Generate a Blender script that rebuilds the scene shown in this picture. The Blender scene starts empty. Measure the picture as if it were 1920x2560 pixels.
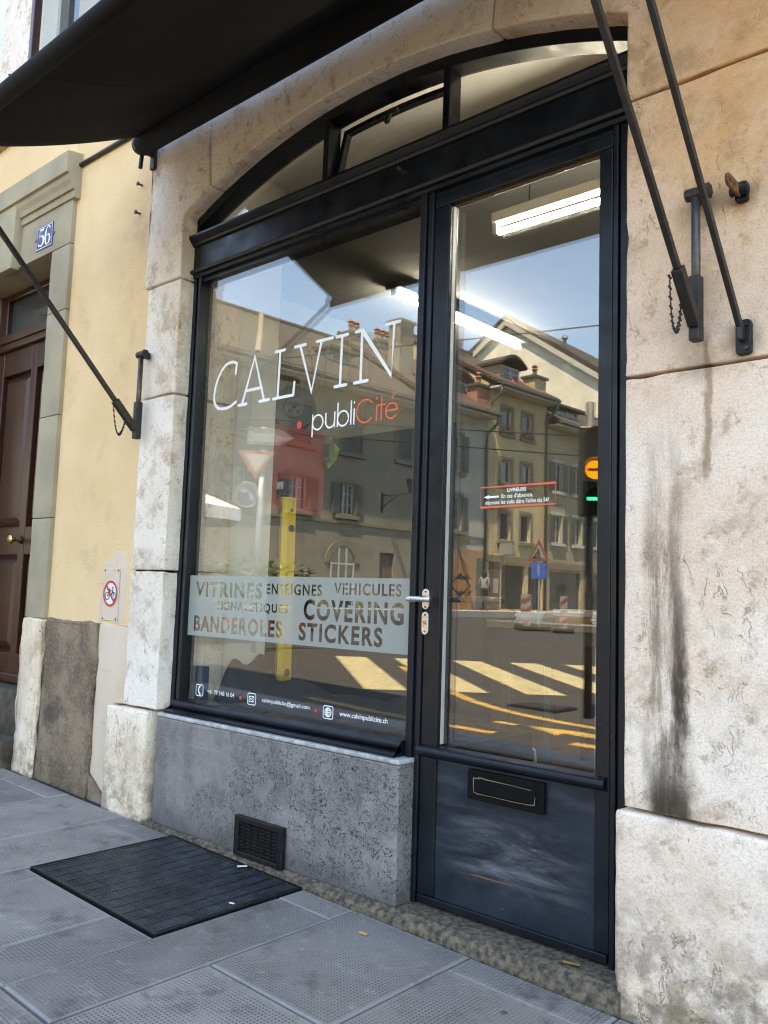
import bpy, bmesh, math, random
from mathutils import Vector, Matrix, noise as mnoise
R = math.radians
random.seed(7)
S = bpy.context.scene
COL = S.collection

# ------------------------------------------------------------------ camera
cam_d = bpy.data.cameras.new('camera')
cam = bpy.data.objects.new('camera', cam_d); COL.objects.link(cam)
YAW, PITCH, ROLL, FPX = R(41.5946), R(5.6013), R(-1.8714), 2124.36
fw = Vector((-math.sin(YAW), math.cos(YAW), 0)); rt = Vector((math.cos(YAW), math.sin(YAW), 0)); dn = Vector((0, 0, -1))
f2 = fw*math.cos(PITCH) - dn*math.sin(PITCH); d2 = dn*math.cos(PITCH) + fw*math.sin(PITCH)
r3 = rt*math.cos(ROLL) + d2*math.sin(ROLL); d3 = d2*math.cos(ROLL) - rt*math.sin(ROLL)
mw = Matrix.Identity(4)
for i in range(3):
    mw[i][0] = r3[i]; mw[i][1] = -d3[i]; mw[i][2] = -f2[i]
mw.translation = (1.92656, -2.40052, 1.05756)
cam.matrix_world = mw
cam_d.sensor_fit = 'VERTICAL'; cam_d.sensor_height = 24.0; cam_d.lens = FPX/2560*24.0
cam_d.clip_start = 0.05; cam_d.clip_end = 1500
S.camera = cam
S.render.resolution_x, S.render.resolution_y = 768, 1024

# ------------------------------------------------------------------ sky, sun, exposure
SUN_EL, SUN_AZ = R(66), R(20)
W = bpy.data.worlds.new('World'); S.world = W; W.use_nodes = True
wn = W.node_tree
sky = wn.nodes.new('ShaderNodeTexSky'); sky.sky_type = 'NISHITA'; sky.sun_disc = False
sky.sun_elevation = SUN_EL; sky.sun_rotation = SUN_AZ; sky.air_density = 1.0; sky.dust_density = .5; sky.ozone_density = 3.0
bg = wn.nodes['Background']; bg.inputs['Strength'].default_value = 0.15
wn.links.new(sky.outputs[0], bg.inputs['Color'])
sun_d = bpy.data.lights.new('sun', 'SUN'); sun_d.energy = 4.6; sun_d.angle = R(0.55); sun_d.color = (1, .94, .84)
sun = bpy.data.objects.new('sun', sun_d); COL.objects.link(sun)
sdir = Vector((math.sin(SUN_AZ)*math.cos(SUN_EL), math.cos(SUN_AZ)*math.cos(SUN_EL), math.sin(SUN_EL)))
sun.rotation_euler = (-sdir).to_track_quat('-Z', 'Y').to_euler(); sun.location = sdir*40
V = S.view_settings
V.view_transform = 'Standard'; V.look = 'None'; V.exposure = 2.85; V.gamma = 1.0; V.use_curve_mapping = False
V.use_white_balance = True; V.white_balance_temperature = 8500; V.white_balance_tint = 10
CY = S.cycles
CY.use_denoising = True; CY.max_bounces = 10; CY.diffuse_bounces = 5; CY.glossy_bounces = 5
CY.transparent_max_bounces = 24; CY.transmission_bounces = 6; CY.caustics_reflective = False; CY.caustics_refractive = False
CY.sample_clamp_indirect = 6.0; CY.blur_glossy = 0.3; CY.filter_width = 1.15

# ------------------------------------------------------------------ node helpers
def new(name):
    m = bpy.data.materials.new(name); m.use_nodes = True
    return m, m.node_tree, m.node_tree.nodes['Principled BSDF']
def put(nt, sock, v):
    if isinstance(v, bpy.types.NodeSocket): nt.links.new(v, sock)
    elif isinstance(v, (tuple, list)) and len(v) == 3 and sock.type == 'RGBA': sock.default_value = (*v, 1)
    else: sock.default_value = v
def nd(nt, t, ins=None, **at):
    n = nt.nodes.new(t)
    for k, v in at.items(): setattr(n, k, v)
    for k, v in (ins or {}).items(): put(nt, n.inputs[k], v)
    return n
def pos(nt): return nd(nt, 'ShaderNodeNewGeometry').outputs['Position']
def scl(nt, vec, s):
    return nd(nt, 'ShaderNodeVectorMath', {0: vec, 1: s}, operation='MULTIPLY').outputs[0]
def noise(nt, scale, detail=4, rough=.55, vec=None, dist=0.0, out='Fac'):
    return nd(nt, 'ShaderNodeTexNoise', {'Vector': vec or pos(nt), 'Scale': scale, 'Detail': detail, 'Roughness': rough, 'Distortion': dist}).outputs[out]
def mth(nt, op, a, b=0.0, c=0.0, clamp=False):
    return nd(nt, 'ShaderNodeMath', {0: a, 1: b, 2: c}, operation=op, use_clamp=clamp).outputs[0]
def rng(nt, v, a, b, lo=0.0, hi=1.0, smooth=True):
    return nd(nt, 'ShaderNodeMapRange', {'Value': v, 'From Min': a, 'From Max': b, 'To Min': lo, 'To Max': hi},
              interpolation_type='SMOOTHSTEP' if smooth else 'LINEAR', clamp=True).outputs[0]
def mixc(nt, f, a, b, blend='MIX'):
    n = nd(nt, 'ShaderNodeMix', data_type='RGBA', blend_type=blend)
    put(nt, n.inputs[0], f); put(nt, n.inputs[6], a); put(nt, n.inputs[7], b); return n.outputs[2]
def bump(nt, h, strength=.4, dist=.01, nrm=None):
    i = {'Height': h, 'Strength': strength, 'Distance': dist}
    if nrm is not None: i['Normal'] = nrm
    return nd(nt, 'ShaderNodeBump', i).outputs[0]
def sep(nt, v): return nd(nt, 'ShaderNodeSeparateXYZ', {0: v}).outputs
def voro(nt, scale, vec=None, feature='F1', out='Distance', rnd=1.0):
    return nd(nt, 'ShaderNodeTexVoronoi', {'Vector': vec or pos(nt), 'Scale': scale, 'Randomness': rnd}, feature=feature).outputs[out]

def simple(name, col, rough=.6, metal=0.0, var=.25, scale=8, bs=0.0, bscale=60, col2=None, emit=None):
    m, nt, b = new(name)
    c2 = col2 or tuple(c*(1-var) for c in col)
    f = rng(nt, noise(nt, scale, 5), .3, .7)
    put(nt, b.inputs['Base Color'], mixc(nt, f, col, c2))
    put(nt, b.inputs['Roughness'], rng(nt, noise(nt, scale*2.3, 3), .2, .8, max(.03, rough-.08), min(1, rough+.08)))
    b.inputs['Metallic'].default_value = metal
    if bs: put(nt, b.inputs['Normal'], bump(nt, noise(nt, bscale, 4), bs, .004))
    if emit: put(nt, b.inputs['Emission Color'], emit[0]); b.inputs['Emission Strength'].default_value = emit[1]
    return m

# ------------------------------------------------------------------ materials
def stone(name, light, dark, warm_glow=0.0, streak=False):
    m, nt, b = new(name); p = pos(nt); x, y, z = sep(nt, p)
    c = mixc(nt, rng(nt, noise(nt, 2.2, 6, .6), .35, .65), light, dark)
    c = mixc(nt, rng(nt, noise(nt, 9, 6, .65), .52, .72, 0, .6), c, (.46, .36, .27))
    c = mixc(nt, rng(nt, noise(nt, 150, 4, .7), .4, .7, 0, .38), c, (.30, .235, .18))
    c = mixc(nt, rng(nt, noise(nt, 28, 6, .7), .5, .72, 0, .45), c, (.88, .80, .70))
    c = mixc(nt, rng(nt, noise(nt, 4.2, 8, .76), .53, .66, 0, .6), c, (.44, .285, .165))
    c = mixc(nt, rng(nt, noise(nt, 17, 9, .78), .55, .65, 0, .6), c, (.33, .20, .105))
    # vertical veins: thin dark meanders in the limestone
    warp = nd(nt, 'ShaderNodeVectorMath', {0: p, 1: scl(nt, noise(nt, 7, 4, .6, out='Color'), (.14, .14, .14))}, operation='ADD').outputs[0]
    vn = mth(nt, 'ABSOLUTE', mth(nt, 'SUBTRACT', noise(nt, 9, 3, .55, vec=scl(nt, warp, (1.6, 1.6, .45))), .5))
    vmask = mth(nt, 'MULTIPLY', rng(nt, noise(nt, 21, 3, .6), .45, .58), rng(nt, noise(nt, 3.3, 4, .6), .44, .66))
    vein = mth(nt, 'MULTIPLY', rng(nt, vn, 0.0, .017, 1, 0), vmask)
    c = mixc(nt, mth(nt, 'MULTIPLY', vein, .6), c, (.22, .145, .09))
    pit = mth(nt, 'MULTIPLY', rng(nt, noise(nt, 52, 3, .6), .66, .76), rng(nt, noise(nt, 3.1, 3), .46, .66))
    c = mixc(nt, mth(nt, 'MULTIPLY', pit, .5), c, (.16, .115, .075))
    if warm_glow:
        w = mth(nt, 'MULTIPLY', mth(nt, 'MULTIPLY', rng(nt, z, 1.3, 2.5), rng(nt, x, .45, 1.2)), rng(nt, noise(nt, 2.6, 6, .65), .28, .6, .45, 1))  # warm glow towards the upper right, painted into the stone colour
        c = mixc(nt, mth(nt, 'MULTIPLY', w, warm_glow), c, (.60, .30, .10))
        wb = mth(nt, 'MULTIPLY', rng(nt, z, 1.7, 2.2), rng(nt, noise(nt, 5, 8, .74), .50, .66))
        c = mixc(nt, mth(nt, 'MULTIPLY', wb, .55), c, (.30, .18, .085))
        w2 = mth(nt, 'MULTIPLY', rng(nt, z, .34, -.05), rng(nt, noise(nt, 6, 6, .7), .4, .6))
        c = mixc(nt, mth(nt, 'MULTIPLY', w2, .75), c, (.3, .2, .1))
    # grime rising from the pavement
    gr = mth(nt, 'MULTIPLY', rng(nt, z, .42, -.02), rng(nt, noise(nt, 11, 6, .7), .42, .62))
    c = mixc(nt, mth(nt, 'MULTIPLY', gr, .7), c, (.13, .10, .075))
    if streak:
        xx = mth(nt, 'ADD', x, mth(nt, 'MULTIPLY', mth(nt, 'SUBTRACT', noise(nt, 6, 5, .7, vec=scl(nt, p, (1, 1, .5))), .5), .10))
        xw = mth(nt, 'MULTIPLY', rng(nt, xx, .850, .895), rng(nt, xx, 1.02, .965))
        zz = mth(nt, 'MULTIPLY', rng(nt, z, 1.8, 1.05), rng(nt, z, .475, .49))
        st = mth(nt, 'MULTIPLY', mth(nt, 'MULTIPLY', xw, zz), rng(nt, noise(nt, 26, 4, .6, vec=scl(nt, p, (1, 1, .35))), .2, .55, .6, 1))
        c = mixc(nt, mth(nt, 'MULTIPLY', mth(nt, 'MULTIPLY', st, .75), rng(nt, noise(nt, 12, 7, .75, vec=scl(nt, p, (2.2, 2.2, .3))), .40, .58, .12, 1)), c, (.15, .098, .062))
        xc = mth(nt, 'MULTIPLY', rng(nt, xx, .935, .965), rng(nt, xx, 1.01, .985))
        co = mth(nt, 'MULTIPLY', mth(nt, 'MULTIPLY', xc, mth(nt, 'MULTIPLY', rng(nt, z, 1.35, .8), rng(nt, z, .475, .49))), rng(nt, noise(nt, 30, 5, .7, vec=scl(nt, p, (1, 1, .3))), .3, .6, .35, 1))
        bt = mth(nt, 'MULTIPLY', mth(nt, 'MULTIPLY', rng(nt, xx, .85, .90), rng(nt, xx, 1.03, .985)), mth(nt, 'MULTIPLY', rng(nt, z, .72, .50), rng(nt, z, .475, .49)))
        c = mixc(nt, mth(nt, 'MULTIPLY', mth(nt, 'MAXIMUM', co, bt), .93), c, (.040, .024, .013))
        r1 = mth(nt, 'MULTIPLY', mth(nt, 'MULTIPLY', rng(nt, xx, 1.03, 1.045), rng(nt, xx, 1.066, 1.052)), mth(nt, 'MULTIPLY', rng(nt, z, 1.36, 1.46), rng(nt, z, 1.85, 1.78)))
        c = mixc(nt, mth(nt, 'MULTIPLY', r1, .7), c, (.25, .15, .07))
        # brown darkening around the iron fixings
        for (fx, fz, rr) in ((1.06, 2.2, .11), (1.15, 2.19, .075), (1.15, 1.78, .08), (1.03, 1.74, .09)):
            dx = mth(nt, 'SUBTRACT', x, fx); dz = mth(nt, 'SUBTRACT', z, fz)
            rd = mth(nt, 'SQRT', mth(nt, 'ADD', mth(nt, 'MULTIPLY', dx, dx), mth(nt, 'MULTIPLY', dz, dz)))
            rd = mth(nt, 'ADD', rd, mth(nt, 'MULTIPLY', mth(nt, 'SUBTRACT', noise(nt, 14, 4), .5), .09))
            c = mixc(nt, rng(nt, rd, rr, 0, 0, .55), c, (.16, .10, .055))
    put(nt, b.inputs['Base Color'], c)
    b.inputs['Roughness'].default_value = .85
    h = mth(nt, 'ADD', mth(nt, 'MULTIPLY', noise(nt, 40, 5, .65), .5), mth(nt, 'MULTIPLY', noise(nt, 220, 3), .25))
    h = mth(nt, 'SUBTRACT', h, mth(nt, 'MULTIPLY', vein, .8)); h = mth(nt, 'SUBTRACT', h, pit)
    put(nt, b.inputs['Normal'], bump(nt, h, .8, .007))
    return m
M = {}
M['stone_r'] = stone('limestone_warm_glow', (.94, .765, .625), (.84, .62, .46), warm_glow=.9, streak=True)
M['stone_l'] = stone('limestone_pale', (.93, .835, .73), (.83, .71, .595))
M['stone_b'] = stone('limestone_base', (.92, .77, .60), (.78, .60, .43))

def plinth_rock():
    m, nt, b = new('rough_plinth'); z = sep(nt, pos(nt))[2]
    c = mixc(nt, rng(nt, noise(nt, 5, 8, .7), .35, .65), (.42, .30, .20), (.19, .13, .088))
    c = mixc(nt, rng(nt, noise(nt, 60, 5, .75), .5, .68, 0, .8), c, (.46, .345, .235))
    c = mixc(nt, rng(nt, noise(nt, 3, 5, .6), .56, .66, 0, .7), c, (.085, .068, .055))
    put(nt, b.inputs['Base Color'], c); b.inputs['Roughness'].default_value = .95
    put(nt, b.inputs['Normal'], bump(nt, noise(nt, 30, 9, .75), 1.0, .03)); return m
M['rough'] = plinth_rock()

def granite():
    m, nt, b = new('dark_granite'); p = pos(nt); x, y, z = sep(nt, p)
    c = mixc(nt, rng(nt, noise(nt, 7, 6, .6), .3, .7), (.27, .24, .22), (.13, .116, .108))
    c = mixc(nt, rng(nt, noise(nt, 16, 5, .6, vec=scl(nt, p, (1, 1, .16))), .5, .7, 0, .4), c, (.24, .235, .24))
    wv = noise(nt, 36, 2, .5, dist=1.5)
    worm = rng(nt, mth(nt, 'ABSOLUTE', mth(nt, 'SUBTRACT', wv, .5)), .018, .04, 1, 0)
    dens = mth(nt, 'ADD', mth(nt, 'MULTIPLY', noise(nt, 3.2, 3), 1.0), mth(nt, 'MULTIPLY', x, .24))
    wm = mth(nt, 'MULTIPLY', mth(nt, 'MULTIPLY', worm, rng(nt, noise(nt, 22, 2), .40, .50)), rng(nt, dens, .10, .36))
    c = mixc(nt, mth(nt, 'MULTIPLY', wm, .95), c, (.014, .014, .015))
    c = mixc(nt, rng(nt, noise(nt, 230, 3, .7), .45, .7, 0, .45), c, (.36, .345, .34))
    c = mixc(nt, rng(nt, noise(nt, 75, 5, .75), .53, .66, 0, .5), c, (.06, .057, .058))
    c = mixc(nt, rng(nt, noise(nt, 90, 3, .6), .5, .72, 0, .45), c, (.30, .29, .295))
    sc = noise(nt, 3.0, 1, .5, vec=nd(nt, 'ShaderNodeMapping', {'Vector': p, 'Rotation': (0, R(38), 0), 'Scale': (.5, 1, 26)}).outputs[0])
    c = mixc(nt, mth(nt, 'MULTIPLY', rng(nt, sc, .735, .75), .22), c, (.5, .5, .5))
    c = mixc(nt, rng(nt, z, .13, -.02, 0, .6), c, (.05, .048, .05))
    put(nt, b.inputs['Base Color'], c); b.inputs['Roughness'].default_value = .42
    put(nt, b.inputs['Normal'], bump(nt, mth(nt, 'SUBTRACT', mth(nt, 'MULTIPLY', noise(nt, 60, 4), .3), wm), .5, .004)); return m
M['granite'] = granite()
M['granite_edge'] = simple('worn_granite_edge', (.52, .51, .5), .6, var=.45, scale=26, bs=.4, bscale=90)

def render_wall(name, a, c2, dirt):
    m, nt, b = new(name); p = pos(nt)
    c = mixc(nt, rng(nt, noise(nt, 1.6, 6, .6), .35, .68), a, c2)
    c = mixc(nt, mth(nt, 'MULTIPLY', rng(nt, noise(nt, 3.4, 7, .7), .55, .72), .5), c, dirt)
    sc = noise(nt, 2.3, 2, .5, vec=nd(nt, 'ShaderNodeMapping', {'Vector': p, 'Rotation': (0, R(-35), 0), 'Scale': (1, 1, 14)}).outputs[0])
    c = mixc(nt, rng(nt, sc, .71, .75, 0, .45), c, dirt)
    put(nt, b.inputs['Base Color'], c); b.inputs['Roughness'].default_value = .9
    c = None
    h = mth(nt, 'ADD', mth(nt, 'MULTIPLY', noise(nt, 110, 5, .7), 1.6), mth(nt, 'MULTIPLY', noise(nt, 7, 5, .6), 2.2))
    put(nt, b.inputs['Normal'], bump(nt, h, .5, .006)); return m
M['yellow'] = render_wall('yellow_render', (.84, .60, .335), (.78, .53, .28), (.55, .38, .22))
M['pinkpatch'] = render_wall('repair_mortar', (.72, .57, .44), (.66, .52, .38), (.5, .4, .3))
M['whitewall'] = render_wall('white_render', (.8, .77, .72), (.74, .7, .64), (.6, .55, .48))
M['sandstone'] = simple('olive_sandstone', (.40, .335, .225), .88, var=.25, scale=3, bs=.25, bscale=120)

def paint(name, base, wear=False):
    m, nt, b = new(name); p = pos(nt); x, y, z = sep(nt, p)
    c = mixc(nt, rng(nt, noise(nt, 5, 5), .35, .7), base, tuple(v*1.9 for v in base))
    rough = rng(nt, noise(nt, 9, 4), .3, .7, .26, .46)
    if wear:
        wx = mth(nt, 'MULTIPLY', rng(nt, x, .08, .24), rng(nt, x, .7, .5)); wz = mth(nt, 'MULTIPLY', rng(nt, z, .07, .17), rng(nt, z, .38, .26))
        sm = nd(nt, 'ShaderNodeMapping', {'Vector': p, 'Rotation': (0, R(16), 0), 'Scale': (.55, 1, 2.6)}).outputs[0]
        w = mth(nt, 'MULTIPLY', mth(nt, 'MULTIPLY', wx, wz), rng(nt, noise(nt, 7, 9, .68, vec=sm, dist=.4), .36, .80))
        c = mixc(nt, w, c, (.16, .16, .172))
        arc = nd(nt, 'ShaderNodeMapping', {'Vector': p, 'Rotation': (0, R(-52), 0), 'Scale': (1, 1, 7)}).outputs[0]
        w2 = mth(nt, 'MULTIPLY', rng(nt, noise(nt, 3.2, 6, .6, vec=arc), .45, .8), rng(nt, z, .08, .3))
        c = mixc(nt, mth(nt, 'MULTIPLY', w2, .6), c, (.075, .085, .098))
        hs = nd(nt, 'ShaderNodeMapping', {'Vector': p, 'Rotation': (0, R(3), 0), 'Scale': (.8, 1, 26)}).outputs[0]
        w3 = mth(nt, 'MULTIPLY', rng(nt, noise(nt, 3.4, 4, .6, vec=hs), .655, .70), rng(nt, z, .3, .16))
        c = mixc(nt, mth(nt, 'MULTIPLY', w3, .8), c, (.22, .10, .035))
        fine = nd(nt, 'ShaderNodeMapping', {'Vector': p, 'Rotation': (0, R(9), 0), 'Scale': (3, 1, 60)}).outputs[0]
        w4 = mth(nt, 'MULTIPLY', rng(nt, noise(nt, 5, 2, .5, vec=fine), .73, .76), mth(nt, 'MULTIPLY', wx, rng(nt, z, .45, .3)))
        c = mixc(nt, mth(nt, 'MULTIPLY', w4, .7), c, (.33, .33, .33))
        rough = mth(nt, 'ADD', rough, mth(nt, 'MULTIPLY', w, .3))
    put(nt, b.inputs['Base Color'], c); put(nt, b.inputs['Roughness'], rough); b.inputs['Specular IOR Level'].default_value = .32
    put(nt, b.inputs['Normal'], bump(nt, noise(nt, 30, 3), .12, .003)); return m
M['paint'] = paint('blue_black_paint', (.0042, .0058, .0088))
M['paint_door'] = paint('scuffed_blue_black_paint', (.010, .0145, .021), wear=True)
M['iron'] = simple('painted_iron', (.035, .03, .026), .5, .3, var=.4, scale=30, bs=.15, bscale=150)
M['iron_grey'] = simple('grey_iron', (.12, .11, .105), .45, .6, var=.4, scale=30, bs=.15, bscale=150)
M['rust'] = simple('rusty_iron', (.28, .12, .03), .85, .2, var=.7, scale=40, bs=.4, bscale=120, col2=(.04, .025, .018))
M['black'] = simple('black_plastic', (.012, .012, .013), .4, var=.3)
M['letterblack'] = simple('dull_black_enamel', (.004, .004, .0045), .7, var=.3)
M['letterblack'].node_tree.nodes['Principled BSDF'].inputs['Specular IOR Level'].default_value = .15
M['cast'] = simple('cast_iron', (.014, .014, .015), .5, .4, var=.5, scale=30, bs=.3, bscale=90)
M['steel'] = simple('brushed_steel', (.72, .71, .70), .28, .85, var=.2, scale=40)
M['brass'] = simple('brass', (.62, .48, .2), .25, 1.0, var=.3, scale=30)
M['white'] = simple('white_vinyl', (.9, .9, .89), .55, var=.03)
M['red'] = simple('red_vinyl', (.78, .055, .045), .5, var=.06)
M['blackprint'] = simple('black_print', (.012, .012, .012), .6, var=.05)
M['orangevinyl'] = simple('orange_red_vinyl', (.80, .13, .06), .5, var=.05)

def awning_cloth():
    m, nt, b = new('black_awning_cloth'); p = pos(nt)
    c = mixc(nt, rng(nt, noise(nt, 3, 5), .3, .7), (.006, .006, .0068), (.010, .0095, .010))
    c = mixc(nt, rng(nt, noise(nt, 7, 4, .6, vec=scl(nt, p, (5, .4, 1))), .6, .8, 0, .4), c, (.016, .015, .015))
    put(nt, b.inputs['Base Color'], c); b.inputs['Roughness'].default_value = .9; b.inputs['Specular IOR Level'].default_value = .2
    xs_ = mth(nt, 'ABSOLUTE', mth(nt, 'SUBTRACT', mth(nt, 'FRACT', mth(nt, 'ADD', mth(nt, 'MULTIPLY', sep(nt, p)[0], .85), .37)), .5))
    seam = rng(nt, xs_, .006, .013, 1, 0)
    h = mth(nt, 'ADD', noise(nt, 380, 2), mth(nt, 'MULTIPLY', noise(nt, 5, 4, .5, vec=scl(nt, p, (4, .6, 1))), 3)); h = mth(nt, 'ADD', h, mth(nt, 'MULTIPLY', seam, 2.5))
    put(nt, b.inputs['Normal'], bump(nt, h, .25, .004)); return m
M['awning'] = awning_cloth()
M['cloth'] = simple('dark_cloth', (.009, .010, .011), .75, var=.4, scale=5, bs=.2, bscale=220)

def slabmat():
    m, nt, b = new('paving_slab'); p = pos(nt)
    uv = nd(nt, 'ShaderNodeUVMap').outputs[0]; u, v, _ = sep(nt, uv)
    mar = mth(nt, 'MULTIPLY', mth(nt, 'MULTIPLY', rng(nt, u, .018, .03), rng(nt, u, .98, .97)), mth(nt, 'MULTIPLY', rng(nt, v, .018, .03), rng(nt, v, .982, .97)))
    q = scl(nt, p, (78, 78, 0)); fr = nd(nt, 'ShaderNodeVectorMath', {0: q}, operation='FRACTION').outputs[0]
    ce = nd(nt, 'ShaderNodeVectorMath', {0: fr, 1: (.5, .5, 0)}, operation='SUBTRACT').outputs[0]
    ln = nd(nt, 'ShaderNodeVectorMath', {0: ce}, operation='LENGTH').outputs['Value']
    dot = mth(nt, 'MULTIPLY', rng(nt, ln, .20, .34, 1, 0), mar)
    worn = rng(nt, noise(nt, 5, 5, .6), .35, .62, .25, 1)
    dot = mth(nt, 'MULTIPLY', dot, worn)
    rnd = nd(nt, 'ShaderNodeObjectInfo').outputs['Random']
    c = mixc(nt, rng(nt, noise(nt, 2.6, 6, .65), .3, .7), (.315, .268, .232), (.18, .152, .132))
    c = mixc(nt, rng(nt, rnd, .2, .9, 0, .6), c, (.135, .117, .104)); c = mixc(nt, rng(nt, mth(nt, 'FRACT', mth(nt, 'MULTIPLY', rnd, 7.3)), .5, 1, 0, .35), c, (.35, .30, .265))
    c = mixc(nt, rng(nt, noise(nt, 7, 7, .72), .50, .70, 0, .7), c, (.065, .055, .047))
    c = mixc(nt, rng(nt, noise(nt, 18, 6, .7), .55, .72, 0, .45), c, (.42, .37, .33))
    ed = mth(nt, 'SUBTRACT', 1.0, mth(nt, 'MULTIPLY', mth(nt, 'MULTIPLY', rng(nt, u, .012, .022), rng(nt, u, .988, .978)), mth(nt, 'MULTIPLY', rng(nt, v, .006, .012), rng(nt, v, .994, .988))))
    c = mixc(nt, mth(nt, 'MULTIPLY', ed, .3), c, (.34, .33, .33))  # lighter slab rims: light caught on the bevels, painted in
    c = mixc(nt, rng(nt, noise(nt, 170, 3, .7), .52, .72, 0, .4), c, (.34, .33, .33))
    sp = rng(nt, voro(nt, 4.6), .075, .045, 0, .8)
    c = mixc(nt, mth(nt, 'MULTIPLY', sp, rng(nt, noise(nt, 9, 2), .48, .52)), c, (.05, .047, .046))
    c = mixc(nt, mth(nt, 'MULTIPLY', rng(nt, noise(nt, 1.3, 4, .6), .5, .68), .45), c, (.33, .305, .285))
    c = mixc(nt, mth(nt, 'MULTIPLY', dot, .7), c, (.025, .025, .028))
    put(nt, b.inputs['Base Color'], c); b.inputs['Roughness'].default_value = .75
    put(nt, b.inputs['Normal'], bump(nt, mth(nt, 'SUBTRACT', mth(nt, 'MULTIPLY', noise(nt, 90, 4), .35), dot), .6, .004)); return m
M['slab'] = slabmat()
M['joint'] = simple('dark_joint', (.03, .03, .032), .95, var=.5, scale=20)
M['asphalt'] = simple('asphalt', (.034, .030, .025), .85, var=.3, scale=3, bs=.35, bscale=160)
M['mat_bar'] = simple('scraper_bar', (.075, .078, .09), .45, .3, var=.6, scale=18, bs=.2, bscale=160)
M['kerb'] = simple('kerb_stone', (.30, .29, .27), .85, var=.3, scale=12, bs=.3, bscale=60)
M['threshold'] = simple('worn_threshold', (.19, .145, .095), .9, var=.6, scale=48, bs=1.0, bscale=90, col2=(.04, .033, .025))
def roadpaint(name, a):
    m, nt, b = new(name); p = pos(nt)
    c = mixc(nt, rng(nt, noise(nt, 5, 5, .6), .3, .7), a, tuple(v*.75 for v in a))
    wear = mth(nt, 'MULTIPLY', rng(nt, noise(nt, 26, 6, .75), .48, .62), rng(nt, noise(nt, 1.7, 4), .36, .62, .25, 1))
    c = mixc(nt, mth(nt, 'MULTIPLY', wear, .85), c, (.06, .053, .042))
    put(nt, b.inputs['Base Color'], c); b.inputs['Roughness'].default_value = .75; return m
M['zebra'] = roadpaint('yellow_road_paint', (.50, .30, .07))
M['zebra_pale'] = roadpaint('pale_yellow_road_paint', (.46, .39, .21))

def wood():
    m, nt, b = new('mahogany_door'); p = pos(nt)
    g = noise(nt, 6, 6, .6, vec=scl(nt, p, (9, 9, .5)), dist=.6)
    c = mixc(nt, rng(nt, g, .3, .7), (.058, .015, .007), (.026, .007, .004))
    put(nt, b.inputs['Base Color'], c); b.inputs['Roughness'].default_value = .34
    put(nt, b.inputs['Normal'], bump(nt, g, .12, .003)); return m
M['wood'] = wood()
M['wood_floor'] = simple('brown_floor', (.13, .10, .07), .55, var=.35, scale=4)
M['wood_step'] = simple('dark_step', (.09, .07, .05), .9, var=.6, scale=12, bs=.7, bscale=40)

def glass(name, r0, tint=(1, 1, 1)):
    m, nt, b = new(name); nt.nodes.remove(b); out = nt.nodes['Material Output']
    fc = nd(nt, 'ShaderNodeLayerWeight', {'Blend': .5}).outputs['Facing']
    f5 = mth(nt, 'POWER', fc, 5.0)
    fac = mth(nt, 'ADD', r0, mth(nt, 'MULTIPLY', f5, 1-r0), clamp=True)
    t = nd(nt, 'ShaderNodeBsdfTransparent', {'Color': tint}); g = nd(nt, 'ShaderNodeBsdfGlossy', {'Color': (1, 1, 1), 'Roughness': 0.0})
    mx = nd(nt, 'ShaderNodeMixShader', {0: fac, 1: t.outputs[0], 2: g.outputs[0]})
    nt.links.new(mx.outputs[0], out.inputs[0]); return m
M['glass'] = glass('shop_glass', .105, (.93, .95, .94))
def film():
    m, nt, b = new('frosted_film'); out = nt.nodes['Material Output']
    b.inputs['Base Color'].default_value = (.42, .445, .40, 1); b.inputs['Roughness'].default_value = .6
    t = nd(nt, 'ShaderNodeBsdfTransparent', {'Color': (1, 1, 1)})
    mx = nd(nt, 'ShaderNodeMixShader', {0: .66, 1: t.outputs[0], 2: b.outputs[0]})
    nt.links.new(mx.outputs[0], out.inputs[0]); return m
M['film'] = film()
def pane():
    m, nt, b = new('window_pane'); b.inputs['Base Color'].default_value = (.045, .05, .055, 1); b.inputs['Roughness'].default_value = .04
    b.inputs['Specular IOR Level'].default_value = 1.0
    put(nt, b.inputs['Normal'], bump(nt, noise(nt, 3, 2), .05, .01)); return m
M['pane'] = pane()

def emis(name, col, st):
    m, nt, b = new(name); b.inputs['Base Color'].default_value = (*col, 1)
    b.inputs['Emission Color'].default_value = (*col, 1); b.inputs['Emission Strength'].default_value = st; return m
M['tube'] = emis('fluorescent_tube', (1, .98, .92), 19.0)
M['amber'] = emis('amber_lens', (1, .27, .0), 1.1)
M['green'] = emis('green_lens', (.0, .9, .45), 1.1)
M['worklight'] = simple('lamp_reflector', (.8, .79, .74), .2, .3)

M['room'] = simple('shop_wall_paint', (.085, .085, .08), .9, var=.08, scale=2)
M['roomwhite'] = simple('white_partition_paint', (.88, .87, .83), .85, var=.06, scale=2)
M['roomceil'] = simple('ceiling_paint', (.27, .27, .265), .9, var=.08, scale=2)
M['roomdark'] = simple('dark_panel', (.022, .023, .022), .7, var=.25, scale=3)
M['redbox'] = simple('red_painted_steel', (.42, .04, .026), .45, var=.12, scale=4)
M['yellowmetal'] = simple('yellow_powder_coat', (.95, .60, .02), .4, var=.06, scale=8)
M['cablecol'] = simple('yellow_cable', (.36, .22, .04), .55, var=.4, scale=40)
M['greencloth'] = simple('green_cloth', (.25, .55, .04), .8, var=.2, scale=20)
M['wirebrown'] = simple('grout_float', (.24, .18, .11), .7, var=.3, scale=20)
M['carton'] = simple('brown_cardboard', (.50, .27, .115), .85, var=.12, scale=5)
M['carton2'] = simple('grey_cardboard', (.15, .115, .085), .85, var=.15, scale=5)
M['desk'] = simple('desk_board', (.24, .16, .09), .5, var=.25, scale=6)
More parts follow.
